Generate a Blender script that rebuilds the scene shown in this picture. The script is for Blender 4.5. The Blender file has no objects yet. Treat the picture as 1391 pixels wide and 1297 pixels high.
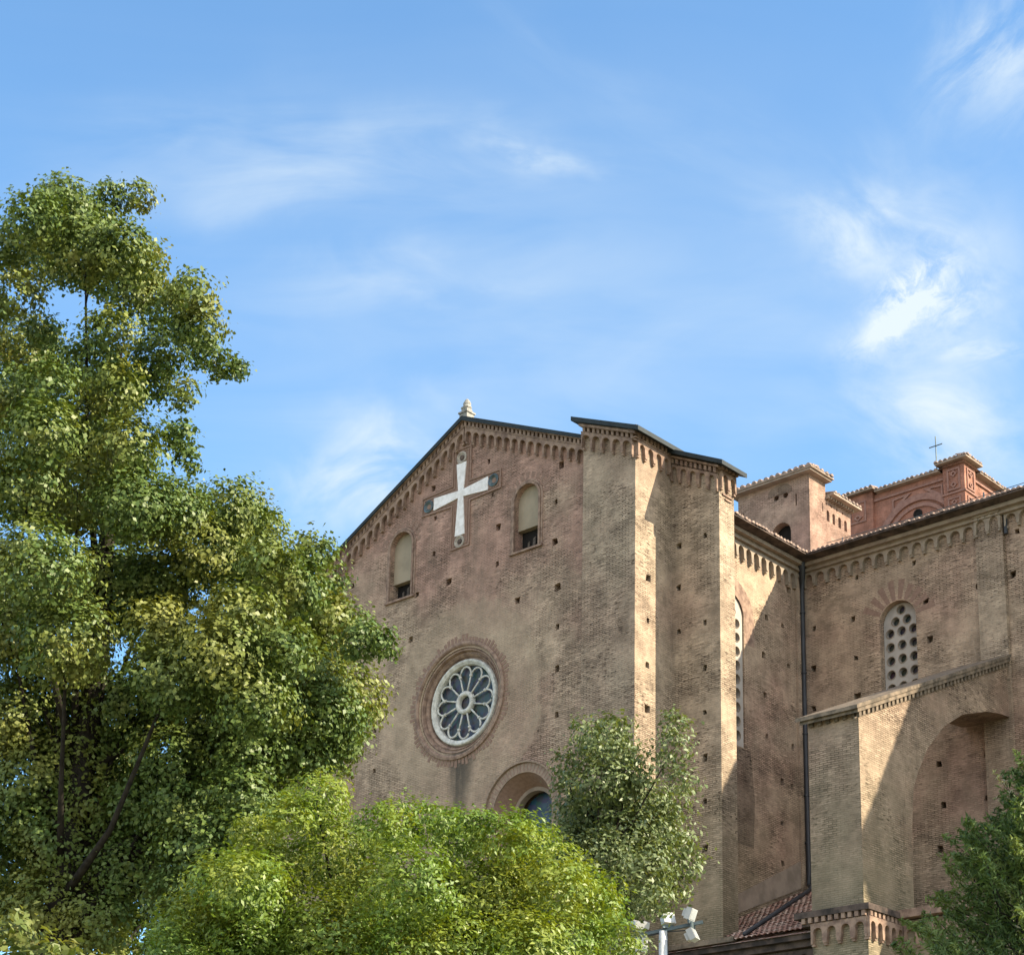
import bpy, bmesh, math, random
import numpy as np
from mathutils import Vector, Matrix
from mathutils.geometry import tessellate_polygon
random.seed(7); RNG = np.random.default_rng(11)
SC = bpy.context.scene
PI = math.pi

# ------------------------------------------------------------------ camera
F, PITCH, ROLL, YAW = 2577.7, .26615, .02124, .74376
cp, sp, cr, sr = math.cos(PITCH), math.sin(PITCH), math.cos(ROLL), math.sin(ROLL)
fw = Vector((0, cp, sp)); r0 = Vector((1, 0, 0)); u0 = Vector((0, -sp, cp))
rt = r0*cr + u0*sr; upv = -r0*sr + u0*cr
cam = bpy.data.cameras.new('camera'); camo = bpy.data.objects.new('camera', cam); SC.collection.objects.link(camo)
M = Matrix.Identity(4)
for i in range(3):
    M[i][0] = rt[i]; M[i][1] = upv[i]; M[i][2] = -fw[i]
M[0][3], M[1][3], M[2][3] = 0, 0, 1.6
camo.matrix_world = M
cam.sensor_width = 36; cam.sensor_fit = 'HORIZONTAL'; cam.lens = F/1391*36
cam.shift_x = 0; cam.shift_y = (1127.6-648.5)/1391
cam.clip_end = 2000; cam.clip_start = .1
SC.camera = camo

# ------------------------------------------------------------------ light
AX = Vector((math.cos(YAW), -math.sin(YAW), 0)); BX = Vector((math.sin(YAW), math.cos(YAW), 0))
ORIGIN = Vector((3.99, 59.87, 0))
PHI, EL = math.radians(23.8), math.radians(32.5)
sund = (AX*math.cos(PHI) + BX*math.sin(PHI))*math.cos(EL) + Vector((0, 0, math.sin(EL)))
SUN_STRENGTH, SKY_STRENGTH, EXPOSURE = 5., .12, 1.3
sl = bpy.data.lights.new('sun', 'SUN'); sl.energy = SUN_STRENGTH; sl.angle = math.radians(.5); sl.color = (1, .87, .65)
so = bpy.data.objects.new('sun', sl); SC.collection.objects.link(so)
so.rotation_euler = sund.to_track_quat('Z', 'Y').to_euler(); so.location = (40, -10, 60)

W = bpy.data.worlds.new('World'); SC.world = W; W.use_nodes = True
def pxdir(px, py):
    d = fw + rt*((px-695)/F) - upv*((py-1127.6)/F); return d.normalized()
class NT:
    def __init__(s, tree): s.t = tree; s.n = tree.nodes; s.l = tree.links
    def new(s, typ, **kw):
        n = s.n.new(typ)
        for k, v in kw.items(): setattr(n, k, v)
        return n
    def put(s, sock, v):
        if hasattr(v, 'is_output'): s.l.new(v, sock)
        else: sock.default_value = v
    def math(s, op, a, b=0., c=0., clamp=False):
        n = s.new('ShaderNodeMath', operation=op, use_clamp=clamp)
        s.put(n.inputs[0], a); s.put(n.inputs[1], b); s.put(n.inputs[2], c); return n.outputs[0]
    def vmath(s, op, a, b):
        n = s.new('ShaderNodeVectorMath', operation=op); s.put(n.inputs[0], a); s.put(n.inputs[1], b)
        return n.outputs['Value'] if op in ('DOT_PRODUCT', 'LENGTH', 'DISTANCE') else n.outputs[0]
    def noise(s, vec, scale, detail=4, rough=.55, dist=0.):
        n = s.new('ShaderNodeTexNoise'); s.put(n.inputs['Vector'], vec); n.inputs['Scale'].default_value = scale
        n.inputs['Detail'].default_value = detail; n.inputs['Roughness'].default_value = rough; n.inputs['Distortion'].default_value = dist
        return n.outputs['Fac']
    def ramp(s, f, a, b, lo=0., hi=1., smooth=True):
        n = s.new('ShaderNodeMapRange', interpolation_type='SMOOTHSTEP' if smooth else 'LINEAR')
        s.put(n.inputs[0], f); s.put(n.inputs[1], a); s.put(n.inputs[2], b); s.put(n.inputs[3], lo); s.put(n.inputs[4], hi); return n.outputs[0]
    def mix(s, f, a, b, mode='MIX'):
        n = s.new('ShaderNodeMix', data_type='RGBA', blend_type=mode)
        s.put(n.inputs[0], f); s.put(n.inputs[6], a); s.put(n.inputs[7], b); return n.outputs[2]
    def scale(s, vec, sc, off=(0, 0, 0)):
        n = s.new('ShaderNodeMapping'); s.put(n.inputs[0], vec); n.inputs['Scale'].default_value = sc; n.inputs['Location'].default_value = off
        return n.outputs[0]
def rgb(r, g, b): return (r, g, b, 1.)
def hexc(r, g, b):
    f = lambda c: (c/255/12.92 if c <= 10 else ((c/255+.055)/1.055)**2.4)
    return (f(r), f(g), f(b), 1.)

def build_sky():
    t = NT(W.node_tree); t.n.clear()
    out = t.new('ShaderNodeOutputWorld'); bg = t.new('ShaderNodeBackground'); bg.inputs[1].default_value = SKY_STRENGTH
    sky = t.new('ShaderNodeTexSky', sky_type='NISHITA'); sky.sun_disc = False; sky.sun_elevation = EL
    sky.sun_rotation = math.atan2(sund.x, sund.y); sky.air_density = 1.0; sky.dust_density = .6; sky.ozone_density = 1.6; sky.altitude = 60
    col = t.mix(1., sky.outputs[0], SKY_TINT, 'MULTIPLY')
    tc = t.new('ShaderNodeTexCoord').outputs['Generated']
    # plane of the cloud layer: direction divided by its height
    sep = t.new('ShaderNodeSeparateXYZ'); t.put(sep.inputs[0], tc)
    zc = t.math('MAXIMUM', sep.outputs[2], .04)
    dv = t.new('ShaderNodeCombineXYZ'); t.put(dv.inputs[0], t.math('DIVIDE', sep.outputs[0], zc)); t.put(dv.inputs[1], t.math('DIVIDE', sep.outputs[1], zc))
    lay = dv.outputs[0]
    warp = t.new('ShaderNodeTexNoise'); t.put(warp.inputs['Vector'], tc); warp.inputs['Scale'].default_value = 11; warp.inputs['Detail'].default_value = 5
    wv = t.vmath('MULTIPLY', t.vmath('SUBTRACT', warp.outputs['Color'], (.5, .5, .5)), (.07, .07, .07))
    dirw = t.vmath('ADD', tc, wv)
    total = None
    def blob(px, py, ang, a, b, amp, lo, hi, sc, detail=6, rough=.6, st=3.):
        """a soft patch of cloud about a direction of the sky, long axis a and short axis b in thousandths of a radian"""
        nonlocal total
        c = pxdir(px, py); e1 = c.cross(Vector((0, 0, 1))).normalized(); e2 = e1.cross(c).normalized()
        ca, sa = math.cos(math.radians(ang)), math.sin(math.radians(ang))
        f1 = e1*ca + e2*sa; f2 = -e1*sa + e2*ca
        x = t.math('DIVIDE', t.vmath('DOT_PRODUCT', t.vmath('SUBTRACT', dirw, tuple(c)), tuple(f1)), a/1000)
        y = t.math('DIVIDE', t.vmath('DOT_PRODUCT', t.vmath('SUBTRACT', dirw, tuple(c)), tuple(f2)), b/1000)
        r2 = t.math('ADD', t.math('MULTIPLY', x, x), t.math('MULTIPLY', y, y))
        fall = t.math('POWER', 2.718, t.math('MULTIPLY', r2, -1.))
        cv = t.new('ShaderNodeCombineXYZ')
        t.put(cv.inputs[0], t.math('MULTIPLY', t.vmath('DOT_PRODUCT', tc, tuple(f1)), sc/st)); t.put(cv.inputs[1], t.math('MULTIPLY', t.vmath('DOT_PRODUCT', tc, tuple(f2)), sc)); cv.inputs[2].default_value = px*.013
        n = t.noise(cv.outputs[0], 1., detail, rough, .6)
        m = t.math('MULTIPLY', t.math('MULTIPLY', fall, amp), t.ramp(n, lo, hi))
        total = m if total is None else t.math('ADD', total, m)
    for b in CLOUDS: blob(*b)
    total = t.math('MINIMUM', total, 1.)
    col = t.mix(total, col, CLOUD_COL)
    # unseen bright cloud added behind the camera as fill for the shaded walls
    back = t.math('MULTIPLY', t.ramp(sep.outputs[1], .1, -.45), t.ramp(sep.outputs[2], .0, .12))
    fill_cloud = t.math('MULTIPLY', back, t.ramp(t.noise(lay, .9, 6, .6, .3), .40, .58))
    col = t.mix(fill_cloud, col, rgb(9.4, 8.7, 8.0))
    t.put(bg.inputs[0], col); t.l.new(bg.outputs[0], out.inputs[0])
SKY_TINT = rgb(.77, 1.04, 1.13); CLOUD_COL = rgb(2.85, 3.25, 3.5)
CLOUDS = [(1235, 400, 30, 26, 17, .95, .34, .66, 70, 9, .7, 1.1), (1195, 432, 8, 26, 9, .8, .32, .66, 60, 8, .66, 1.6), (1265, 400, 0, 30, 14, .5, .36, .66, 80, 8, .68, 1.4), (1345, 452, 5, 26, 6, .4, .4, .65, 60, 5, .6, 2.5), (1285, 560, -28, 50, 28, 1.05, .22, .75, 26, 7, .6, 2.),
          (1150, 305, -10, 34, 20, .75, .28, .7, 34, 7, .58, 1.8), (1300, 350, -50, 60, 38, .5, .3, .7, 26, 6, .55, 2), (1375, 70, 40, 34, 22, .75, .3, .7, 36, 7, .62, 2), (495, 640, 30, 36, 24, 1.1, .25, .7, 26, 5, .55, 1.5),
          (560, 570, 0, 50, 16, .3, .3, .7, 22, 4, .5, 2.5), (725, 222, -7, 34, 7, .42, .3, .65, 60, 5, .6, 5), (450, 225, 5, 110, 26, .42, .3, .75, 34, 5, .55, 4), (560, 385, 5, 75, 18, .3, .3, .7, 30, 5, .55, 3),
          (700, 510, 4, 210, 70, .3, .2, .85, 20, 5, .55, 4), (300, 260, 14, 70, 14, .2, .3, .75, 34, 5, .55, 4), (950, 190, -28, 80, 20, .13, .3, .75, 32, 5, .55, 4), (780, 70, -40, 50, 10, .08, .3, .75, 34, 5, .55, 5), (1000, 480, 10, 120, 40, .16, .25, .8, 22, 5, .5, 3), (700, 330, 0, 280, 110, .16, .1, .9, 14, 4, .5, 4)]
build_sky(); W.cycles.sampling_method = 'MANUAL'; W.cycles.sample_map_resolution = 256
SC.view_settings.view_transform = 'Standard'; SC.view_settings.look = 'None'; SC.view_settings.exposure = EXPOSURE; SC.view_settings.gamma = 1
SC.cycles.max_bounces = 5; SC.cycles.diffuse_bounces = 3; SC.cycles.transmission_bounces = 3; SC.cycles.glossy_bounces = 2; SC.cycles.transparent_max_bounces = 8

# ------------------------------------------------------------------ materials
def mat(name):
    m = bpy.data.materials.new(name); m.use_nodes = True; t = NT(m.node_tree)
    return m, t, t.n['Principled BSDF']
def brick(name, tan, red, dark=.5, mortar=(.42, .36, .28), row=.068, wid=.28, patch=None, streakamt=1., stain=None, moss=True, red_at=(.42, .62), zred=None):
    K = .70; tan, red, mortar = [tuple(c*K for c in q) for q in (tan, red, mortar)]
    m, t, p = mat(name)
    uv = t.new('ShaderNodeUVMap').outputs[0]; ob = t.new('ShaderNodeTexCoord').outputs['Object']
    wob = t.noise(uv, .9, 2)
    uvw = t.new('ShaderNodeVectorMath', operation='ADD'); t.put(uvw.inputs[0], uv)
    cw = t.new('ShaderNodeCombineXYZ'); t.put(cw.inputs[1], t.math('MULTIPLY', t.math('SUBTRACT', wob, .5), .12)); t.put(uvw.inputs[1], cw.outputs[0])
    bt = t.new('ShaderNodeTexBrick'); t.put(bt.inputs['Vector'], uvw.outputs[0])
    for k, v in (('Scale', 1.), ('Mortar Size', .014), ('Mortar Smooth', .3), ('Bias', 0.), ('Brick Width', wid), ('Row Height', row)): bt.inputs[k].default_value = v
    bt.inputs['Color1'].default_value = rgb(.72, .72, .72); bt.inputs['Color2'].default_value = rgb(1.22, 1.22, 1.22); bt.inputs['Mortar'].default_value = rgb(1, 1, 1)
    big = t.noise(ob, .22, 5, .6); med = t.noise(ob, 1.3, 7, .68); vbig = t.noise(ob, .09, 3)
    kr = t.math('ADD', t.math('MULTIPLY', big, .6), t.math('MULTIPLY', vbig, .4))
    if zred:
        zs = t.new('ShaderNodeSeparateXYZ'); t.put(zs.inputs[0], ob); kr = t.math('ADD', kr, t.ramp(zs.outputs[2], zred[0], zred[1], -.03, .13))
    base = t.mix(t.ramp(kr, *red_at), rgb(*tan), rgb(*red))
    smooth = t.ramp(t.noise(ob, .35, 4, .6, .4), .42, .62)              # 1 where old plaster still veils the courses
    if patch: smooth = t.math('MAXIMUM', smooth, t.math('MULTIPLY', patch(t, ob), t.ramp(t.noise(ob, 1.1, 6, .7), .35, .6, 1., .35)))
    keep = t.math('SUBTRACT', 1., t.math('MULTIPLY', smooth, .75))
    base = t.mix(keep, base, t.mix(1., base, bt.outputs['Color'], 'MULTIPLY'))
    worn = t.ramp(t.noise(ob, .8, 5, .65, .5), .36, .6, .15, 1.)
    base = t.mix(t.math('MULTIPLY', t.math('MULTIPLY', bt.outputs['Fac'], t.math('ADD', t.math('MULTIPLY', keep, .8), .2)), t.math('MULTIPLY', worn, .92)), base, rgb(tan[0]*.17, tan[1]*.15, tan[2]*.14))
    mm = t.ramp(med, .27, .73, .55, 1.42, False)
    mc = t.new('ShaderNodeCombineColor'); [t.put(mc.inputs[i], mm) for i in range(3)]
    base = t.mix(1., base, mc.outputs[0], 'MULTIPLY')
    # eroded beds: short dark dashes along the courses
    st = t.noise(t.scale(uvw.outputs[0], (4.2, 14.7, 1.)), 1., 4, .6)
    gate = t.ramp(t.noise(ob, .6, 4, .65), .38, .6, .12, 1.)
    dash = t.math('MULTIPLY', t.math('MULTIPLY', t.ramp(st, .545, .63), gate), t.math('MULTIPLY', keep, min(1., .85*streakamt)))
    base = t.mix(dash, base, rgb(tan[0]*.17, tan[1]*.15, tan[2]*.15))
    dash2 = t.math('MULTIPLY', t.ramp(t.noise(t.scale(uvw.outputs[0], (6., 22., 1.), (3, 7, 0)), 1., 3, .6), .58, .68), .5*streakamt)
    base = t.mix(dash2, base, rgb(tan[0]*.35, tan[1]*.33, tan[2]*.32))
    # broad weathering
    wz = t.ramp(t.noise(t.scale(ob, (1.5, 1.5, .22)), 1., 6, .65), .52, .78, 0, .45)
    base = t.mix(wz, base, rgb(tan[0]*.42, tan[1]*.43, tan[2]*.45))
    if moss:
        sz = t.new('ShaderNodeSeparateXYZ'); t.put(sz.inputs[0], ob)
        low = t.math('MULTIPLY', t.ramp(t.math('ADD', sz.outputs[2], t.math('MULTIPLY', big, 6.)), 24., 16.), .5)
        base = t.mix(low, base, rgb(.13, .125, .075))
    if stain: base = stain(t, ob, base)
    t.put(p.inputs['Base Color'], base); p.inputs['Roughness'].default_value = .92; p.inputs['Specular IOR Level'].default_value = .15
    bp = t.new('ShaderNodeBump'); bp.inputs['Strength'].default_value = .5; bp.inputs['Distance'].default_value = .02
    h = t.math('ADD', t.math('MULTIPLY', med, .6), t.math('MULTIPLY', t.math('ADD', t.math('MULTIPLY', bt.outputs['Fac'], .5), dash), -.8))
    t.put(bp.inputs['Height'], h); t.put(p.inputs['Normal'], bp.outputs[0])
    return m
def plain(name, col, rough=.8, var=.25, scale=3., spec=.25, metal=0., col2=None, bump=.0):
    m, t, p = mat(name); ob = t.new('ShaderNodeTexCoord').outputs['Object']
    n = t.noise(ob, scale, 6, .62)
    c2 = col2 or tuple(c*(1-var) for c in col)
    t.put(p.inputs['Base Color'], t.mix(t.ramp(n, .35, .68), rgb(*col), rgb(*c2)))
    p.inputs['Roughness'].default_value = rough; p.inputs['Specular IOR Level'].default_value = spec; p.inputs['Metallic'].default_value = metal
    if bump:
        b = t.new('ShaderNodeBump'); b.inputs['Strength'].default_value = bump; b.inputs['Distance'].default_value = .03; t.put(b.inputs['Height'], n); t.put(p.inputs['Normal'], b.outputs[0])
    return m
def rose_patch(t, ob):
    s = t.new('ShaderNodeSeparateXYZ'); t.put(s.inputs[0], ob)
    dx = t.math('ADD', s.outputs[0], 8.3); dz = t.math('MULTIPLY', t.math('SUBTRACT', s.outputs[2], 24.2), .95)
    d = t.math('SQRT', t.math('ADD', t.math('MULTIPLY', dx, dx), t.math('MULTIPLY', dz, dz)))
    d = t.math('ADD', d, t.math('MULTIPLY', t.noise(ob, 1.4, 8, .7), 1.5))
    return t.ramp(d, 4.62, 4.5)
def rose_stain(t, ob, base):
    s = t.new('ShaderNodeSeparateXYZ'); t.put(s.inputs[0], ob)
    n = t.noise(t.scale(ob, (5, 5, 1.2)), 1., 5, .6)
    wx = t.math('ABSOLUTE', t.math('ADD', t.math('ADD', s.outputs[0], 8.35), t.math('MULTIPLY', t.math('SUBTRACT', n, .5), .5)))
    wid = t.ramp(s.outputs[2], 19.2, 22.7, .18, .85)
    k = t.math('MULTIPLY', t.ramp(t.math('DIVIDE', wx, wid), 1.3, .2), t.math('MULTIPLY', t.ramp(s.outputs[2], 22.9, 22.5), t.math('MULTIPLY', t.ramp(s.outputs[2], 18.8, 22., .3, .8), t.ramp(n, .2, .6, .55, 1.))))
    base = t.mix(t.math('MULTIPLY', rose_patch(t, ob), .32), base, rgb(.34, .265, .19))   # plaster tone of the arched patch about the rose
    return t.mix(k, base, rgb(.035, .035, .032))
TAN, RED = (.52, .392, .285), (.475, .305, .235)
BR = brick('wall_brick', TAN, RED)  # main brick of the nave and transept walls
BRF = brick('facade_brick', TAN, (.46, .288, .225), patch=rose_patch, stain=rose_stain, zred=(26.5, 31.))
BRG = brick('coursed_brick', (.49, .385, .285), (.42, .30, .225), streakamt=1.3)
BRW = brick('worn_buttress_brick', (.43, .325, .24), (.36, .24, .18), streakamt=1.35)
BRR = brick('red_brick', (.43, .21, .15), (.36, .17, .12), streakamt=.7, moss=False, mortar=(.33, .2, .15))
BRT = brick('pale_brick', (.48, .345, .26), (.40, .255, .20), streakamt=.3, moss=False)
BRD = brick('old_dark_brick', (.29, .22, .165), (.26, .17, .13), streakamt=1.2)
TRIM = plain('moulded_brick', (0.287, 0.201, 0.153), .9, .3, 4., .12, col2=(.15, .10, .08), bump=.3)
TRIMR = plain('red_voussoir_brick', (0.243, 0.160, 0.124), .9, .3, 9., .12, col2=(0.192, 0.124, 0.096), bump=.3)
TRIMG = plain('grey_corbel_brick', (0.294, 0.243, 0.192), .9, .3, 3., .12, col2=(0.217, 0.172, 0.137), bump=.3)
PLASTER = plain('pale_plaster', (.30, .25, .185), .9, .18, 1.4, .12, bump=.15)
WHITE = plain('white_plaster', (.74, .71, .70), .85, .12, 3.5, .2, col2=(.56, .53, .51))
FINM = plain('finial_stone', (.30, .29, .265), .85, .3, 9., .15, col2=(.16, .155, .145), bump=.3)
STONE = plain('white_stone', (.56, .55, .51), .8, .3, 6., .2, col2=(.36, .35, .32), bump=.2)
GREYST = plain('weathered_stone', (.36, .32, .27), .9, .3, 8., .15, col2=(.22, .185, .16), bump=.3)
SLATE = plain('dark_roof_edge', (.02, .027, .03), .7, .4, 2., .3, bump=.2)
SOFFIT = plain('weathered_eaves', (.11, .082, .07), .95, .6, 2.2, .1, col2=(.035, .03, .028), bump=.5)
DARK = plain('painted_void', (.02, .018, .017), .95, .3, 3., .1)  # near-black standing in for the shade deep inside openings
WOOD = plain('old_wood', (.12, .10, .085), .9, .5, 8., .1)
BOWL = plain('glazed_bowl', (.05, .075, .08), .3, .5, 6., .5)
LEAD = plain('dark_pipe', (.035, .037, .045), .55, .3, 2., .4)
CAPM = plain('weathered_cap', (.21, .165, .125), .95, .5, 3., .1, col2=(.09, .075, .06), bump=.4)
PATCH = plain('bare_plaster_band', (.30, .24, .195), .95, .3, 1.5, .1, bump=.4)
IRON = plain('grey_iron', (.10, .13, .14), .5, .3, 4., .4, metal=.5)
GALV = plain('galvanised_metal', (.55, .57, .58), .45, .2, 5., .5, metal=.3)
LAMPW = plain('floodlight_shell', (.42, .42, .41), .5, .15, 5., .4)
LAMPG = plain('floodlight_glass', (.35, .37, .38), .15, .2, 5., .6)
def glass(name, col):
    m, t, p = mat(name); ob = t.new('ShaderNodeTexCoord').outputs['Object']
    v = t.new('ShaderNodeTexVoronoi'); t.put(v.inputs['Vector'], ob); v.inputs['Scale'].default_value = 5.
    t.put(p.inputs['Base Color'], t.mix(.5, rgb(*col), v.outputs['Color'], 'MULTIPLY')); p.inputs['Roughness'].default_value = .4; p.inputs['Specular IOR Level'].default_value = .35
    return m
GLASS = glass('leaded_glass', (.05, .058, .066)); GLASSB = glass('blue_pane', (.05, .085, .14)); GLASSR = glass('bottle_glass', (.07, .06, .06))
def tiles():
    m, t, p = mat('terracotta_tile'); ob = t.new('ShaderNodeTexCoord').outputs['Object']
    v = t.new('ShaderNodeTexVoronoi'); t.put(v.inputs['Vector'], t.scale(ob, (5.2, 2.9, 2.9))); v.inputs['Scale'].default_value = 1.; v.inputs['Randomness'].default_value = .6
    s = t.new('ShaderNodeSeparateColor'); t.put(s.inputs[0], v.outputs['Color'])
    c = t.mix(t.ramp(s.outputs[0], .2, .9), rgb(.33, .19, .15), rgb(.46, .35, .285))
    c = t.mix(t.ramp(s.outputs[1], .7, .95), c, rgb(.22, .12, .09))
    c = t.mix(t.ramp(t.noise(ob, 2.5, 6), .5, .75, 0, .6), c, rgb(.14, .12, .085))
    t.put(p.inputs['Base Color'], c); p.inputs['Roughness'].default_value = .9; p.inputs['Specular IOR Level'].default_value = .15
    return m
TILE = tiles(); TILEP = plain('bleached_tile', (.34, .245, .20), .9, .4, 7., .12, col2=(.13, .105, .095), bump=.3)
def leaf(name, c1, c2, c3, trans=.3, nscale=.8, spec=.35):
    m, t, p = mat(name); g = t.new('ShaderNodeNewGeometry').outputs['Random Per Island']; ob = t.new('ShaderNodeTexCoord').outputs['Object']
    c = t.mix(g, rgb(*c1), rgb(*c2))
    c = t.mix(t.math('MULTIPLY', t.ramp(t.noise(ob, nscale, 4, .6), .45, .65), .75), c, rgb(*c3))
    t.put(p.inputs['Base Color'], c); p.inputs['Roughness'].default_value = .5; p.inputs['Specular IOR Level'].default_value = spec
    tr = t.new('ShaderNodeBsdfTranslucent'); t.put(tr.inputs[0], t.mix(1., c, rgb(1.5, 1.35, .5), 'MULTIPLY'))
    mx = t.new('ShaderNodeMixShader'); mx.inputs[0].default_value = trans
    t.l.new(p.outputs[0], mx.inputs[1]); t.l.new(tr.outputs[0], mx.inputs[2])
    t.l.new(mx.outputs[0], t.n['Material Output'].inputs[0])
    return m
L_LIN = leaf('linden_leaf', (.062, .11, .026), (.116, .16, .035), (.215, .215, .047), .18, .5)
L_PRI = leaf('privet_leaf', (.085, .155, .018), (.145, .215, .028), (.235, .26, .032), .28, 1.1, .5)
L_OAK = leaf('holm_oak_leaf', (.08, .12, .038), (.17, .20, .085), (.125, .165, .055), .22, 1.2, .5)
L_BUS = leaf('bush_leaf', (.09, .13, .03), (.16, .18, .05), (.18, .16, .05), .3, 2.)
L_CON = leaf('conifer_leaf', (.055, .105, .04), (.115, .175, .055), (.19, .245, .075), .25, 1.6, .25)
L_DRY = leaf('dry_spray', (.30, .30, .16), (.36, .33, .22), (.25, .28, .12), .2, 2.)
BARK = plain('bark', (.035, .03, .025), .95, .5, 9., .1, bump=.6)

# ------------------------------------------------------------------ mesh helpers (church-local metres)
def FA(y0): return lambda s, t, d: (s, y0-d, t)          # wall that faces like the facade
def FB(x0): return lambda s, t, d: (x0+d, s, t)          # wall that faces the sunny side
class MB:
    def __init__(s): s.v = []; s.f = []
    def add(s, vs, fs):
        o = len(s.v); s.v += [tuple(v) for v in vs]; s.f += [tuple(i+o for i in f) for f in fs]; return s
    def box(s, x0, x1, y0, y1, z0, z1):
        return s.add([(x, y, z) for z in (z0, z1) for y in (y0, y1) for x in (x0, x1)], [(0, 2, 3, 1), (4, 5, 7, 6), (0, 1, 5, 4), (2, 6, 7, 3), (0, 4, 6, 2), (1, 3, 7, 5)])
    def prism(s, fr, poly, d0, d1, holes=()):
        loops = [list(poly)] + [list(h) for h in holes]
        tri = tessellate_polygon([[Vector((a, b, 0)) for a, b in lp] for lp in loops])
        flat = [p for lp in loops for p in lp]; n = len(flat)
        vs = [fr(a, b, d1) for a, b in flat] + [fr(a, b, d0) for a, b in flat]
        fs = [tuple(t) for t in tri] + [tuple(i+n for i in reversed(t)) for t in tri]
        o = 0
        for lp in loops:
            m = len(lp)
            for i in range(m):
                a, b = o+i, o+(i+1) % m; fs.append((a, b, b+n, a+n))
            o += m
        return s.add(vs, fs)
    def wall(s, fr, outline, holes, thick=.5, sides=None):
        """front sheet with real openings; holes: (polygon, depth, closed at the back)"""
        loops = [list(outline)] + [list(h[0]) for h in holes]
        tri = tessellate_polygon([[Vector((a, b, 0)) for a, b in lp] for lp in loops])
        flat = [p for lp in loops for p in lp]
        s.add([fr(a, b, 0) for a, b in flat], [tuple(t) for t in tri])
        m = len(outline)
        s.add([fr(a, b, 0) for a, b in outline] + [fr(a, b, -thick) for a, b in outline], [(i, (i+1) % m, (i+1) % m+m, i+m) for i in (range(m) if sides is None else sides)])
        s.add([fr(a, b, -thick) for a, b in outline], [tuple(t_) for t_ in tessellate_polygon([[Vector((a, b, 0)) for a, b in outline]])])
        for poly, dep, cap in holes:
            m = len(poly); s.add([fr(a, b, 0) for a, b in poly] + [fr(a, b, -dep) for a, b in poly], [(i, (i+1) % m, (i+1) % m+m, i+m) for i in range(m)] + ([tuple(range(m, 2*m))] if cap else []))
        return s
    def lathe(s, fr, cx, cz, prof, n=64, a0=0., a1=2*PI):
        full = abs(a1-a0-2*PI) < 1e-6; k = n if full else n+1; vs = []; fs = []
        for i in range(k):
            a = a0+(a1-a0)*i/n
            for r, d in prof: vs.append(fr(cx+r*math.cos(a), cz+r*math.sin(a), d))
        m = len(prof)
        for i in range(n):
            j = (i+1) % k
            for q in range(m-1): fs.append((i*m+q, j*m+q, j*m+q+1, i*m+q+1))
        return s.add(vs, fs)
    def tube(s, pts, rad, n=8):
        pts = [Vector(p) for p in pts]; rad = rad if hasattr(rad, '__len__') else [rad]*len(pts); vs = []; fs = []
        for i, p in enumerate(pts):
            d = (pts[min(i+1, len(pts)-1)]-pts[max(i-1, 0)]).normalized(); e = d.cross(Vector((.31, .17, .93)))
            if e.length < .2: e = d.cross(Vector((1, 0, 0)))
            e.normalize(); g = d.cross(e)
            for k in range(n): a = 2*PI*k/n; vs.append(p+(e*math.cos(a)+g*math.sin(a))*rad[i])
        for i in range(len(pts)-1):
            for k in range(n): fs.append((i*n+k, i*n+(k+1) % n, (i+1)*n+(k+1) % n, (i+1)*n+k))
        fs += [tuple(range(n)), tuple(range((len(pts)-1)*n, len(pts)*n))]
        return s.add(vs, fs)
    def obox(s, c, ax, ay, az, hx, hy, hz):
        c = Vector(c); return s.add([c+ax*(i*hx)+ay*(j*hy)+az*(k*hz) for k in (-1, 1) for j in (-1, 1) for i in (-1, 1)], [(0, 2, 3, 1), (4, 5, 7, 6), (0, 1, 5, 4), (2, 6, 7, 3), (0, 4, 6, 2), (1, 3, 7, 5)])
    def build(s, name, m, parent=None, label=None, off=(0, 0, 0), uv=True, smooth=False):
        me = bpy.data.meshes.new(name); me.from_pydata(s.v, [], s.f); me.validate()
        bm = bmesh.new(); bm.from_mesh(me); bmesh.ops.remove_doubles(bm, verts=bm.verts, dist=2e-4); bmesh.ops.recalc_face_normals(bm, faces=bm.faces)
        if uv:
            L = bm.loops.layers.uv.new('UVMap')
            for f in bm.faces:
                n = f.normal
                for lo in f.loops:
                    c = lo.vert.co
                    lo[L].uv = (c.x, c.y) if abs(n.z) > .75 else ((c.y+.13, c.z) if abs(n.x) > abs(n.y) else (c.x, c.z))
        if smooth:
            for f in bm.faces: f.smooth = True
        for v in bm.verts: v.co -= Vector(off)
        bm.to_mesh(me); bm.free(); me.materials.append(m)
        o = bpy.data.objects.new(name, me); SC.collection.objects.link(o)
        if parent: o.parent = parent
        if label: o['label'] = label
        return o
def thing(name, label, cat, lx=0, ly=0, lz=0, world=None, rot=True):
    o = bpy.data.objects.new(name, None); SC.collection.objects.link(o); o.empty_display_size = .5
    o.location = world if world else ORIGIN + AX*lx + BX*ly + Vector((0, 0, lz))
    if rot: o.rotation_euler = (0, 0, -YAW)
    o['label'] = label; o['category'] = cat
    return o
def arch(cx, hw, zb, zs, n=14):
    return [(cx-hw, zb), (cx+hw, zb)] + [(cx+hw*math.cos(a), zs+hw*math.sin(a)) for a in (PI*i/n for i in range(n+1))]
def circ(cx, cz, r, n=20): return [(cx+r*math.cos(2*PI*i/n), cz+r*math.sin(2*PI*i/n)) for i in range(n)]
def sq(cx, cz, h=.085):
    j = lambda: random.uniform(-.03, .03); w = h*random.uniform(.75, 1.1)
    return [(cx-w+j(), cz-h+j()), (cx+j()*.5, cz-h+j()*.6), (cx+w+j(), cz-h+j()), (cx+w+j(), cz+h+j()), (cx-w*.2+j(), cz+h+.01+j()*.6), (cx-w+j(), cz+h+j())]
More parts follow.
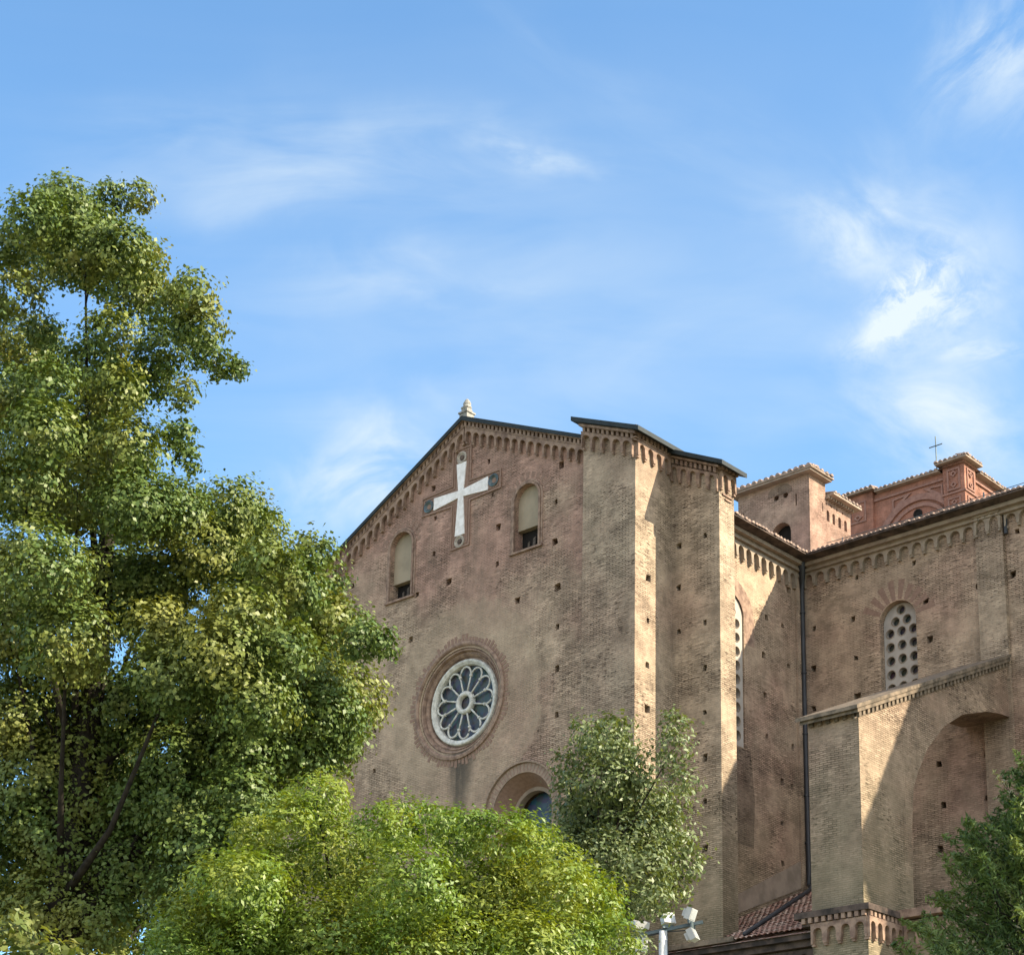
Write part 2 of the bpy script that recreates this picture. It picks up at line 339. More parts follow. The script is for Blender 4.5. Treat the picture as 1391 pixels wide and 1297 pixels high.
def putlogs(pts): return [(sq(x, z, random.uniform(.08, .135)), random.choice((.45, .45, .4, .3)), True) for x, z in pts]
def strip(mb, fr, s0, s1, L, o0, o1, d0, d1):
    return mb.prism(fr, [(s0, L(s0)-o1), (s1, L(s1)-o1), (s1, L(s1)-o0), (s0, L(s0)-o0)], d0, d1)
def dentils(mb, fr, s0, s1, L, o0, o1, pitch, w, d0, d1):
    n = max(1, int(abs(s1-s0)/pitch)); pt = (s1-s0)/n
    for i in range(n):
        c = s0+(i+.5)*pt; j = random.uniform(-.01, .01); strip(mb, fr, c-w/2+j, c+w/2+j, L, o0, o1, d0, d1+random.uniform(-.01, .01))
def lombard(mb, fr, s0, s1, L, n, top, crown, foot, hw, d0, d1, corbel=True):
    """band of small round arches on pendant corbels hanging under a cornice"""
    pt = (s1-s0)/n; low = []
    for i in range(n):
        c = s0+(i+.5)*pt; spring = crown+hw; e = pt/2-hw; h2 = hw+e*.35
        low += [(c-pt/2, L(c-pt/2)-foot), (c-h2, L(c-h2)-foot), (c-hw, L(c-hw)-(foot+spring)/2)]
        for q in range(9):
            a = PI-PI*q/8; x = c+hw*math.cos(a); low.append((x, L(x)-spring+hw*math.sin(a)))
        low += [(c+hw, L(c+hw)-(foot+spring)/2), (c+h2, L(c+h2)-foot)]
    low.append((s1, L(s1)-foot))
    mb.prism(fr, low + [(s1, L(s1)-top), (s0, L(s0)-top)], d0, d1)
    if corbel:
        for i in range(n+1):
            c = min(max(s0+i*pt, s0+.06), s1-.06); w = .05
            strip(mb, fr, c-w, c+w, L, foot, foot+.07, d0, d1*.75)
    return mb
def eave_tiles(mb, P0, P1, up, pitch=.2, r=.085, length=.55, tilt=.3):
    """row of barrel tile ends along an eave from P0 to P1; up = horizontal direction in which the roof rises"""
    P0, P1, up = Vector(P0), Vector(P1), Vector(up); n = int((P1-P0).length/pitch); d = (P1-P0).normalized()
    for i in range(n):
        c = P0+(P1-P0)*((i+.5)/n)+Vector((0, 0, random.uniform(-.012, .012)))+up*random.uniform(-.03, .03)
        vs = []
        for e in (0, 1):
            for k in range(7): a = PI*k/6; vs.append(c+d*(r*math.cos(a)*(1-.1*e))+Vector((0, 0, r*1.1*math.sin(a)))+(up*length+Vector((0, 0, tilt*length)))*e)
        mb.add(vs, [(k, k+1, k+8, k+7) for k in range(6)] + [(0, 1, 2, 3, 4, 5, 6)])
    return mb
# ------------------------------------------------------------------ ground
def ground():
    m, t, p = mat('park_ground'); ob = t.new('ShaderNodeTexCoord').outputs['Object']
    c = t.mix(t.ramp(t.noise(ob, .15, 6), .4, .62), rgb(.10, .12, .05), rgb(.24, .20, .14))
    c = t.mix(t.ramp(t.noise(ob, 6., 6), .4, .7, 0, .5), c, rgb(.13, .12, .07)); t.put(p.inputs['Base Color'], c); p.inputs['Roughness'].default_value = .95
    me = bpy.data.meshes.new('ground'); me.from_pydata([(-700, -700, 0), (700, -700, 0), (700, 700, 0), (-700, 700, 0)], [], [(0, 1, 2, 3)]); me.materials.append(m)
    o = bpy.data.objects.new('ground', me); SC.collection.objects.link(o); o['kind'] = 'structure'
ground()

# ------------------------------------------------------------------ the church
CH = thing('brick_church', 'large brown brick church with a white cross and rose window on its gabled front', 'church')
PX, PZ, SR, SLF = -8.5, 35.80, .455, .535                     # gable peak and its two slopes
LG = lambda x: PZ - (SR*(x-PX) if x > PX else SLF*(PX-x))
RX, RZ = -8.5, 24.45
FY = .35
A0 = FA(FY)
WINS = ((-5.33, 31.52, 29.55, 30.47), (-11.85, 31.47, 29.3, 30.08))
PC = (-5.3, 19.68)
holes = [(circ(RX, RZ, 2.02, 64), .55, False)]
for cx, zs, zb, zp in WINS: holes.append((arch(cx, .6, zb, zs), .5, True))
holes.append((arch(PC[0], 1.42, 14.5, PC[1], 24), 1.36, False))
FP = [(-7.31, 33.67), (-3.69, 32.38), (-10.22, 33.45), (-7.08, 32.25), (-3.93, 30.99), (-6.75, 30.83), (-3.96, 29.46), (-6.78, 29.36), (-10.09, 30.69), (-9.23, 29.33), (-10.94, 29.25), (-14.59, 30.57), (-3.80, 27.67), (-5.72, 27.65), (-10.07, 32.15),
      (-13.79, 29.07), (-11.2, 27.48), (-3.77, 26.15), (-3.74, 24.59), (-12.94, 25.80), (-15.05, 25.69), (-12.98, 24.23), (-16.8, 28.9), (-16.9, 27.3), (-17., 25.8), (-3.75, 22.9), (-3.7, 21.4), (-12.9, 22.6), (-12.9, 21.), (-15.1, 24.1)]
holes += putlogs(FP)
mb = MB().wall(A0, [(-19.4, 0), (-2.2, 0), (-2.2, LG(-2.2)-.12), (PX, PZ-.12), (-19.4, LG(-19.4)-.12)], holes, 1.4)
mb.build('facade_wall', BRF, CH)
# gable cornice
mb = MB()
for s0, s1, n in ((PX, -2.42, 15), (-19.4, PX, 27)):
    strip(mb, A0, s0, s1, LG, .10, .17, -.1, .3); strip(mb, A0, s0, s1, LG, .33, .38, -.05, .2)
    dentils(mb, A0, s0, s1, LG, .17, .33, .2, .11, 0, .22)
    lombard(mb, A0, s0+.03, s1-.03, LG, n, .38, .54, .98, .155, 0, .17)
mb.build('gable_cornice', TRIM, CH)
mb = MB()
R = lambda x: LG(x)
mb.prism(FA(0), [(-19.9, LG(-19.9)), (-19.9, LG(-19.9)-.14), (PX, PZ-.16), (-2.38, LG(-2.38)-.14), (-2.38, LG(-2.38)), (PX, PZ+.02)], -1.0, .0)
mb.build('gable_roof_edge', SLATE, CH)
# cross
cxx, czz = -8.7, 32.76
FR = [(-9.2, 34.66), (-9.2, 33.22), (-10.8, 33.17), (-10.8, 32.38), (-9.2, 32.33), (-9.2, 30.53), (-8.2, 30.53), (-8.2, 32.33), (-6.64, 32.38), (-6.64, 33.17), (-8.2, 33.22), (-8.2, 34.66)][::-1]
ins = lambda k: [(cxx+(x-cxx)-(k if x > cxx else -k), z-(k if z > czz else -k)) for x, z in FR]
mb = MB().prism(A0, FR, -.02, .05, [ins(.07)]); mb.prism(A0, ins(.07), -.02, .012)
mb.prism(A0, ins(.13), .0, .035, [ins(.17)])
cr_ = mb.build('cross_panel', TRIMR, CH)
poly = [(-8.95, 31.05), (-8.46, 31.05), (-8.57, 32.61), (-7.3, 32.48), (-7.3, 33.03), (-8.57, 32.9), (-8.46, 34.02), (-8.96, 34.02), (-8.84, 32.9), (-10.13, 32.98), (-10.13, 32.47), (-8.84, 32.61)]
MB().prism(A0, poly, 0, .06).build('white_cross', WHITE, cr_)
for x, z, m, lb in ((-8.71, 34.25, GREYST, 'weathered stone roundel'), (-8.71, 30.80, GREYST, 'weathered stone roundel'), (-10.42, 32.73, BOWL, 'dark glazed bowl'), (-7.02, 32.80, BOWL, 'dark glazed bowl')):
    d = MB().lathe(A0, x, z, [(.25, 0), (.25, .06), (.2, .075), (.17, .05), (.1, .01), (.0001, 0)], 24)
    o = d.build('roundel', m, cr_, lb)
    if m is GREYST: MB().lathe(A0, x, z, [(.11, .005), (.1, .05), (.05, .075), (.0001, .08)], 12).build('boss', SOFFIT, cr_)
# walled-up windows of the gable
for i, (cx, zs, zb, zp) in enumerate(WINS):
    mb = MB()
    for r0_, r1_, d in ((.6, .68, .07), (.7, .78, .03)):
        out_ = [(cx+r1_*math.cos(PI*q/16), zs+r1_*math.sin(PI*q/16)) for q in range(17)]; inn = [(cx+r0_*math.cos(PI*q/16), zs+r0_*math.sin(PI*q/16)) for q in range(16, -1, -1)]
        mb.prism(A0, [(cx+r1_, zb)] + out_ + [(cx-r1_, zb), (cx-r0_, zb)] + inn + [(cx+r0_, zb)], -.03, d)
    mb.prism(A0, [(cx-.8, zb-.08), (cx+.8, zb-.08), (cx+.8, zb), (cx-.8, zb)], -.1, .09)
    w = mb.build('arched_window', TRIM, CH)
    MB().prism(A0, arch(cx, .6, zp, zs), -.45, -.2).build('plaster_infill', PLASTER, w)
    MB().prism(A0, [(cx-.6, zb), (cx+.6, zb), (cx+.6, zp+.05), (cx-.6, zp+.05)], -.49, -.44).build('opening_shade_panel', DARK, w)  # dark sheet paints the depth shade of the open lower part
    mb = MB()
    for q, (xa, h) in enumerate(((-.3, .5), (-.05, .62), (.2, .45))): mb.prism(A0, [(cx+xa, zb), (cx+xa+.12, zb), (cx+xa+.1+.05*q, zb+h), (cx+xa+.02, zb+h*.9)], -.42, -.38)
    mb.build('broken_shutter', WOOD, w)
    mb = MB()
    for q in range(11):
        a = PI*(q+.5)/11; c, s_ = math.cos(a), math.sin(a); tn = (-s_*.075, c*.075); l1 = random.uniform(1.0, 1.16)
        mb.prism(A0, [(cx+c*.84-tn[0], zs+s_*.84-tn[1]), (cx+c*l1-tn[0]*1.25, zs+s_*l1-tn[1]*1.25), (cx+c*l1+tn[0]*1.25, zs+s_*l1+tn[1]*1.25), (cx+c*.84+tn[0], zs+s_*.84+tn[1])], -.05, .006)
    mb.build('brick_arch', TRIMR, w)
# rose window
mb = MB().lathe(A0, RX, RZ, [(2.26, -.02), (2.26, .07), (2.16, .09), (2.10, .05), (2.08, -.04), (2.0, -.06), (1.98, -.02), (1.93, -.03), (1.90, -.16), (1.84, -.16), (1.82, -.12), (1.75, -.2), (1.72, -.3), (1.66, -.3), (1.62, -.34), (1.6, -.5)], 96)
rw = mb.build('rose_window', TRIM, CH, smooth=False)
mb = MB()
for q in range(84):
    a = 2*PI*(q+.5)/84; c, s_ = math.cos(a), math.sin(a); w = .062; l1 = random.choice((2.42, 2.5, 2.56))
    mb.prism(A0, [(RX+c*2.24+s_*w, RZ+s_*2.24-c*w), (RX+c*l1+s_*w, RZ+s_*l1-c*w), (RX+c*l1-s_*w, RZ+s_*l1+c*w), (RX+c*2.24-s_*w, RZ+s_*2.24+c*w)], -.05, .012)
mb.build('voussoir_ring', TRIMR, rw)
MB().lathe(A0, RX, RZ, [(1.66, -.36), (1.645, -.20), (1.61, -.17), (1.54, -.18), (1.52, -.22), (1.47, -.22), (1.45, -.25), (1.44, -.42)], 96).build('stone_rim', STONE, rw, smooth=True)
mb = MB(); yy = FY+.30
mb.lathe(FA(yy), RX, RZ, [(.27, -.1), (.27, .05), (.31, .08), (.38, .08), (.44, .04), (.44, -.1)], 40)
for q in range(12):
    a = 2*PI*(q+.5)/12; c, s_ = math.cos(a), math.sin(a)
    mb.tube([(RX+c*.42, yy, RZ+s_*.42), (RX+c*1.05, yy, RZ+s_*1.05)], [.036, .03], 8)
    mb.tube([(RX+c*1.0, yy, RZ+s_*1.0), (RX+c*1.08, yy, RZ+s_*1.08)], [.065, .065], 8)
    a2 = 2*PI*q/12; c2, s2 = math.cos(a2), math.sin(a2); hw = 1.06*math.sin(PI/12); pts = []
    for k in range(11):
        b = -PI/2+PI*k/10; rr = 1.05+.34*math.cos(b); tt = hw*math.sin(b)
        pts.append((RX+c2*rr-s2*tt, yy, RZ+s2*rr+c2*tt))
    mb.tube(pts, .038, 8)
    mb.tube([(RX+c*1.06, yy, RZ+s_*1.06), (RX+c*1.12, yy, RZ+s_*1.12)], [.05, .02], 6)
mb.build('tracery', STONE, rw, smooth=True)
MB().prism(FA(FY+.42), circ(RX, RZ, 1.6, 48), -.02, 0).build('glass', GLASS, rw)
# arched window lower right of the rose
mb = MB(); cx, zs = PC
def ringband(mb, fr, cx, zs, r0_, r1_, zb, d0, d1, n=24):
    out_ = [(cx+r1_*math.cos(PI*q/n), zs+r1_*math.sin(PI*q/n)) for q in range(n+1)]; inn = [(cx+r0_*math.cos(PI*q/n), zs+r0_*math.sin(PI*q/n)) for q in range(n, -1, -1)]
    return mb.prism(fr, [(cx+r1_, zb)] + out_ + [(cx-r1_, zb), (cx-r0_, zb)] + inn + [(cx+r0_, zb)], d0, d1)
ringband(mb, A0, cx, zs, 1.4, 1.73, 14.5, -.05, .012); ringband(mb, A0, cx, zs, 1.745, 1.80, 14.5, -.02, .10)
pw = mb.build('lower_arched_window', plain('pale_arch_brick', (.29, .215, .165), .9, .3, 8., .1, bump=.3), CH)
mb = MB()
for q in range(30):
    a = PI*(q+.5)/30; c, s_ = math.cos(a), math.sin(a); w = .02
    mb.prism(A0, [(cx+c*1.44+s_*w, zs+s_*1.44-c*w), (cx+c*1.72+s_*w, zs+s_*1.72-c*w), (cx+c*1.72-s_*w, zs+s_*1.72+c*w), (cx+c*1.44-s_*w, zs+s_*1.44+c*w)], 0, .016)
mb.build('joint_pattern', TRIMR, pw)
N_ = 28
path = [(1.42, 14.5)] + [(1.42*math.cos(PI*q/N_), zs+1.42*math.sin(PI*q/N_)) for q in range(N_+1)] + [(-1.42, 14.5)]
vs = []
for r_, d in ((1.42, -.01), (1.0, -.75)):
    k = r_/1.42
    vs += [(cx+x*k, FY-d, (zs+(z-zs)*k) if z > 14.6 else z) for x, z in path]
m_ = len(path); MB().add(vs, [(i, i+1, i+1+m_, i+m_) for i in range(m_-1)]).build('splayed_reveal', TRIMR, pw)
mb = MB(); ringband(mb, A0, cx, zs, .9, 1.04, 14.5, -.95, -.68); mb.build('inner_rim', PATCH, pw)
MB().prism(A0, arch(cx, .93, 14.5, zs), -1.2, -1.15).build('glass', GLASSB, pw)
# corner buttress of the front
LB = lambda x: 32.42 - .44*x
A1, B1 = FA(0), FB(0)
mb = MB().wall(A1, [(-2.36, 0), (0, 0), (0, LB(0)-.12), (-2.36, LB(-2.36)-.12)], [], 3., (2, 3))
mb.wall(B1, [(0, 0), (2.2, 0), (2.2, 32.3), (0, 32.3)], putlogs([(.72, 27.12), (.72, 25.56), (.7, 23.95), (.69, 22.38), (.7, 20.8), (.7, 19.2)]), .8, (1, 2))
bt = mb.build('corner_buttress', BRG, CH)
mb = MB(); LH = lambda y: 32.45
strip(mb, A1, -2.36, .2, LB, .12, .22, -.1, .3); strip(mb, A1, -2.36, .12, LB, .38, .43, -.05, .16); dentils(mb, A1, -2.3, .1, LB, .22, .38, .2, .11, 0, .2)
lombard(mb, A1, -2.34, -.02, LB, 5, .43, .5, 1.0, .18, 0, .17)
strip(mb, B1, -.3, 1.9, LH, .02, .2, -.1, .26); strip(mb, B1, -.2, 1.9, LH, .38, .43, -.05, .16); dentils(mb, B1, -.1, 1.8, LH, .2, .38, .2, .11, 0, .2)
lombard(mb, B1, .0, 1.85, LH, 4, .43, .56, 1.02, .14, 0, .13)
mb.build('cornice', TRIM, bt)
mb = MB().prism(FA(0), [(-2.62, LB(-2.62)-.1), (.45, LB(.45)-.1), (.45, LB(.45)+.07), (-2.62, LB(-2.62)+.07)], -2.9, .42)
mb.build('roof_slab', SLATE, bt)
# side buttress
LC = lambda x: 32.34-.5*x-.05
A2, B2 = FA(2.04), FB(2.06)
PB = [(.32, 28.65), (1.44, 28.72), (1.41, 25.55), (.31, 25.5), (1.4, 23.91), (.3, 22.35), (1.39, 22.33), (.29, 19.18), (1.38, 20.73), (1.36, 19.22), (.31, 27.1), (1.36, 17.6)]
mb = MB().wall(A2, [(-1, 0), (2.06, 0), (2.06, LC(2.06)-.12), (-1, LC(-1)-.12)], putlogs(PB), .86, (2, 3))
mb.wall(B2, [(2.04, 0), (2.9, 0), (2.9, 31.2), (2.04, 31.2)], [], 2.5, (1, 2))
sb = mb.build('side_buttress', BRG, CH)
mb = MB(); LD = lambda y: 31.25
strip(mb, A2, 0, 2.2, LC, .12, .2, -.1, .24); dentils(mb, A2, .05, 2.1, LC, .22, .4, .2, .11, 0, .18); lombard(mb, A2, 0, 2.05, LC, 5, .43, .52, 1.0, .13, 0, .12)
strip(mb, B2, 1.85, 3.1, LD, 0, .08, -.1, .24); dentils(mb, B2, 1.95, 2.95, LD, .08, .25, .2, .11, 0, .2); lombard(mb, B2, 2.05, 2.9, LD, 2, .28, .4, .9, .13, 0, .12)
strip(mb, B2, 2.2, 2.75, LD, 1.05, 1.12, 0, .05); strip(mb, B2, 2.35, 2.7, LD, 1.2, 1.27, 0, .05)
mb.build('cornice', TRIM, sb)
MB().prism(FA(2.04), [(-.4, LC(-.4)-.08), (2.5, LC(2.5)-.08), (2.5, LC(2.5)+.08), (-.4, LC(-.4)+.08)], -1.05, .42).build('roof_slab', SLATE, sb)
# nave side wall
NW = [(7.6, 24.76), (9.15, 26.32), (9.35, 24.72), (7.65, 23.19), (9.34, 23.2), (9.25, 21.67), (8.54, 20.11), (8.54, 18.63), (9.23, 29.39), (7.77, 27.85), (8.8, 27.83), (7.55, 26.3), (8.6, 21.7)]
NWC = 5.45
nwin = arch(NWC, .85, 22.4, 27.45)
mb = MB().wall(B1, [(2.5, 0), (10.1, 0), (10.1, 30.5), (2.5, 30.5)], putlogs(NW) + [(nwin, .6, False)], 1.)
nv = mb.build('nave_wall', BR, CH)
mb = MB(); LE = lambda s: 30.5
strip(mb, B1, 2.6, 10.05, LE, 0, .14, -.1, .5); strip(mb, B1, 2.6, 10.0, LE, .14, .3, -.1, .3); lombard(mb, B1, 2.9, 10.0, LE, 15, .3, .44, .9, .165, 0, .17)
mb.build('cornice', TRIMG, nv)
MB().prism(B1, [(9.62, 15), (10.1, 15), (10.1, 30.2), (9.62, 30.2)], -.1, .09).build('corner_strip', BR, nv)
mb = MB(); ringband(mb, B1, NWC, 27.3, .87, 1.5, 26.4, -.02, .006); mb.build('window_arch', BRR and TRIM, nv)
MB().prism(B1, [(5., 18.8), (6.75, 18.8), (6.85, 20.6), (6.62, 22.35), (5., 22.35)], -.02, .006).build('blocked_opening', BRD, nv)
MB().prism(B1, [(2.9, 15.1), (10.1, 18.1), (10.1, 19.15), (2.9, 15.5)], -.02, .05).build('flashing_band', PATCH, nv)
def lattice(fr, cx, zb, zs, hw, rows, parent, name):
    """stone window slab pierced with round lights"""
    hs = [(cx, zs+hw*.66), (cx-.24, zs+.08), (cx+.24, zs+.08)]
    for r in range(rows):
        z = zs-.34-.53*r
        hs += [(cx-.48, z), (cx, z+.01), (cx+.48, z)]
    slab = MB().prism(fr, arch(cx, hw, zb, zs), -.42, -.26, [circ(a, b, .16, 20) for a, b in hs]).build(name, plain('grey_lattice_stone', (.37, .335, .305), .85, .2, 2., .15) if 'C' not in bpy.data.materials else None, parent)
    mb = MB()
    for a, b in hs: mb.lathe(fr, a, b, [(.185, -.265), (.185, -.24), (.165, -.235), (.155, -.27)], 20)
    mb.build('light_rim', TRIMG, slab)
    mb = MB().prism(fr, arch(cx, hw, zb, zs), -.5, -.45); mb.build('glass', GLASSR, slab)
    return slab
lat = lattice(FB(.2), NWC, 22.42, 27.4, .84, 9, CH, 'lattice_window')
# transept wall
CY = 10.1; A3 = FA(CY)
CW = [(2.45, 29.54), (4.88, 29.44), (2.24, 27.92), (.52, 27.97), (2.31, 26.37), (.48, 26.39), (5.3, 27.86), (5.41, 26.36), (7.39, 27.88), (8.99, 29.5), (8.76, 27.96), (2.33, 24.87), (.44, 24.82), (5.57, 21.67), (7.43, 21.66), (5.67, 20.15), (7.35, 20.11), (5.49, 18.59), (10.8, 27.9), (10.7, 26.3), (12.6, 29.5)]
CWX, CWS = 4.12, 27.42
mb = MB().wall(A3, [(0, 0), (30, 0), (30, 30.5), (0, 30.5)], putlogs(CW) + [(arch(CWX, .76, 22.4, CWS, 20), .6, False)], 1.)
tw = mb.build('transept_wall', BR, CH)
MB().box(29.2, 30, CY+1., CY+10, 0, 30.5).build('transept_end_wall', BR, CH)
mb = MB(); strip(mb, A3, .1, 30, LE, 0, .14, -.1, .5); strip(mb, A3, .1, 30, LE, .14, .28, -.1, .3); lombard(mb, A3, .15, 7.45, LE, 14, .28, .36, .78, .195, 0, .17)
lombard(mb, A3, 8.6, 30, LE, 41, .28, .32, .74, .195, 0, .17)
P3 = FA(CY-.17); strip(mb, P3, 7.46, 8.52, LE, .1, .2, 0, .2); dentils(mb, P3, 7.46, 8.52, LE, .2, .3, .22, .12, 0, .16); lombard(mb, P3, 7.48, 8.5, LE, 2, .3, .3, .8, .17, 0, .1)
mb.build('cornice', TRIMG, tw)
mb = MB().prism(A3, [(7.46, 0), (8.52, 0), (8.52, 30.4), (7.46, 30.4)], -.1, .17); mb.build('pilaster', BRG, tw)
mb = MB()
for q in range(9):
    a = PI*(q+.6)/10.2; c, s_ = math.cos(a), math.sin(a); l1 = random.uniform(1.38, 1.62); w0, w1 = .075, .13
    mb.prism(A3, [(CWX+c*.8+s_*w0, CWS+s_*.8-c*w0), (CWX+c*l1+s_*w1, CWS+s_*l1-c*w1), (CWX+c*l1-s_*w1, CWS+s_*l1+c*w1), (CWX+c*.8-s_*w0, CWS+s_*.8+c*w0)], -.05, .006)
mb.build('window_arch', TRIMR, tw)
lattice(FA(CY+.02), CWX, 22.4, CWS, .75, 8, CH, 'lattice_window')
# eaves and roofs of nave and transept
mb = MB()
EZ = 30.56
mb.add([(.9, 2.9, EZ), (.9, CY-.9, EZ), (0, CY, EZ-.14), (0, 2.9, EZ-.14), (.9, 2.9, EZ+.07), (.9, CY-.9, EZ+.07), (0, CY, EZ+.45), (0, 2.9, EZ+.45)], [(0, 1, 2, 3), (0, 4, 5, 1), (4, 7, 6, 5)])
mb.add([(.9, CY-.9, EZ), (30.9, CY-.9, EZ), (30.9, CY, EZ-.14), (0, CY, EZ-.14), (.9, CY-.9, EZ+.07), (30.9, CY-.9, EZ+.07), (30.9, CY, EZ+.45), (0, CY, EZ+.45)], [(0, 1, 2, 3), (0, 4, 5, 1), (4, 7, 6, 5)])
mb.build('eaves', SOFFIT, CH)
mb = MB()
mb.add([(0, .9, EZ+.45), (0, 46, EZ+.45), (-8.5, 46, 34.3), (-8.5, .9, 34.3), (-19.9, .9, 29.4), (-19.9, 46, 29.4)], [(0, 1, 2, 3), (3, 2, 5, 4)])
mb.add([(0, CY, EZ+.45), (30.9, CY, EZ+.45), (30.9, CY+9, EZ+3.6), (-8.5, CY+9, EZ+3.6)], [(0, 1, 2, 3)])
mb.add([(30.9, CY+9, EZ+3.6), (-8.5, CY+9, EZ+3.6), (0, CY+18, EZ), (30.9, CY+18, EZ)], [(0, 1, 2, 3)])
eave_tiles(mb, (.93, 2.95, EZ+.07), (.93, CY-.9, EZ+.07), (-1, 0, 0)); eave_tiles(mb, (.9, CY-.93, EZ+.07), (30.9, CY-.93, EZ+.07), (0, 1, 0))
mb.build('tiled_roof', TILEP, CH)
MB().box(-19.4, -18.6, 1.76, 46, 0, 29.2).box(-18.6, -.5, 45.2, 46, 0, 29.2).build('far_walls', BR, CH)
MB().tube([(1.5, 9.6, 31.02), (5, 9.6, 30.96), (9, 9.6, 30.99), (16, 9.6, 31.03), (30, 9.6, 31.0)], .014, 5).tube([(2.2, 9.6, 30.6), (2.2, 9.6, 31.05)], .02, 5).tube([(8.05, 9.6, 30.6), (8.05, 9.6, 31.1)], .03, 5).tube([(16, 9.6, 30.6), (16, 9.6, 31.1)], .02, 5).build('lightning_cable', IRON, CH)
# downpipe in the corner, bending along the low roof
mb = MB().tube([(.45, 9.45, 30.5), (.22, 9.84, 30.1), (.16, 9.92, 29.5), (.16, 9.92, 24), (.20, 9.90, 18.4), (.3, 9.75, 18.0)], [.14, .12, .085, .085, .085, .085], 10)
for z in (28.6, 26.2, 23.8, 21.4, 19.6): mb.tube([(.16, 9.92, z), (.16, 9.92, z+.07)], .11, 10)
mb.build('drainpipe', LEAD, CH, smooth=True)
MB().prism(A3, [(7.9, 29.15), (8.75, 29.15), (8.75, 30.4), (8.45, 30.4)], .0, .02) if False else None
MB().tube([(8.62, CY-.1, 30.5), (8.62, CY-.1, 29.5)], .07, 8).build('drain_spout', LEAD, CH)
# flying buttress
FX = 8.43; B4 = FB(FX)
LT = lambda y: 20.55+.452*y
intr = [(3.17, 12.), (3.17, 15.8), (3.2, 17.4), (3.38, 18.7), (3.66, 19.25), (4.31, 20.2), (5.4, 21.22), (6.68, 21.98), (8.27, 22.5), (9.2, 22.68), (9.93, 22.74)]
mb = MB().prism(B4, [(.3, 0), (3.17, 0)] + intr + [(9.93, LT(9.93)-.3), (.3, LT(.3)-.3)], -1.81, 0, putlogs([]) and [])
for y, z in ((.95, 19.35), (2.45, 20.0), (1.55, 16.95), (1.5, 15.6), (4.6, 21.9), (8.8, 23.3)): mb.box(FX-.02, FX+.003, y-.06, y+.06, z-.1, z+.1)
fb = mb.build('flying_buttress', BRW, CH)
ext = [(y-.62*(1 if y < 4.2 else .35)*(1 if y < 8 else .0), z+.42*(0 if z < 18 else min(1, (z-18)/2.)) + (.44 if y > 4.2 else 0)) for y, z in intr[1:]]
ext = [(2.7, 15.8), (2.72, 17.6), (2.93, 18.95), (3.3, 19.6), (4.0, 20.62), (5.1, 21.72), (6.5, 22.55), (8.2, 23.12), (9.2, 23.3), (9.93, 23.36)]
MB().prism(B4, intr[1:] + ext[::-1], -.05, .012).build('arch_ring', BRW, fb)
mb = MB(); strip(mb, B4, .05, 9.93, lambda y: LT(y), .16, .3, -1.95, .14); dentils(mb, B4, .15, 9.9, lambda y: LT(y), .3, .44, .24, .13, -.02, .09)
strip(mb, B4, .05, 9.93, lambda y: LT(y), .44, .48, -.02, .03)
dentils(mb, FA(.3), 6.62, 8.43, lambda x: 20.65, .3, .44, .3, .13, -.02, .09)
mb.build('dentil_course', CAPM, fb)
MB().prism(B4, [(-.05, LT(-.05)-.16), (9.95, LT(9.95)-.16), (9.95, LT(9.95)-.04), (-.05, LT(-.05)-.04)], -2.05, .18).build('sloped_cap', CAPM, fb)
MB().box(6.62, 8.43, .27, .2999, 14.4, 18.4).build('coarse_brick_face', BRD, fb) if False else None
mb = MB().box(6.3, 8.9, -.2, 1.9, 14.13, 14.32); mb.box(6.5, 8.75, -.08, 1.78, 13.9, 14.13)
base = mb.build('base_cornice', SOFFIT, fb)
mb = MB().box(6.85, 8.72, .02, 3.0, 0, 13.85); mb.box(8.0, 16, 1.8, 3.2, 0, 14.1)
mb.build('base_pier', BRG, fb)
mb = MB(); LZ = lambda s: 13.95
lombard(mb, FA(.02), 6.83, 8.76, LZ, 4, 0, .14, .62, .15, 0, .14); lombard(mb, FB(8.72), -.1, 1.8, LZ, 5, 0, .14, .62, .12, 0, .14)
lombard(mb, FA(1.8), 8.9, 14, LZ, 11, 0, .14, .62, .15, 0, .1)
strip(mb, FA(1.8), 8.75, 16, lambda s: 14.4, 0, .25, -.8, .25)
dentils(mb, FA(-.08), 6.5, 8.8, LZ, -.18, -.02, .22, .12, 0, .1); dentils(mb, FB(8.75), -.08, 1.75, LZ, -.18, -.02, .22, .12, 0, .1)
mb.build('base_corbels', TRIM, fb)
# finial on the gable peak
fx = -8.6
mb = MB().box(fx-.2, fx+.2, .2, .6, 35.55, 36.05).box(fx-.24, fx+.24, .16, .64, 36.05, 36.12).box(fx-.15, fx+.15, .25, .55, 36.12, 36.25)
mb.lathe(lambda s, t, d: (s, .4+t, d), fx, 0, [(.15, 36.25), (.19, 36.33), (.15, 36.42), (.16, 36.5), (.1, 36.62), (.04, 36.7), (.001, 36.72)], 10)
mb.box(fx-.25, fx-.04, .32, .48, 36.33, 36.41)
mb.build('finial', FINM, CH)

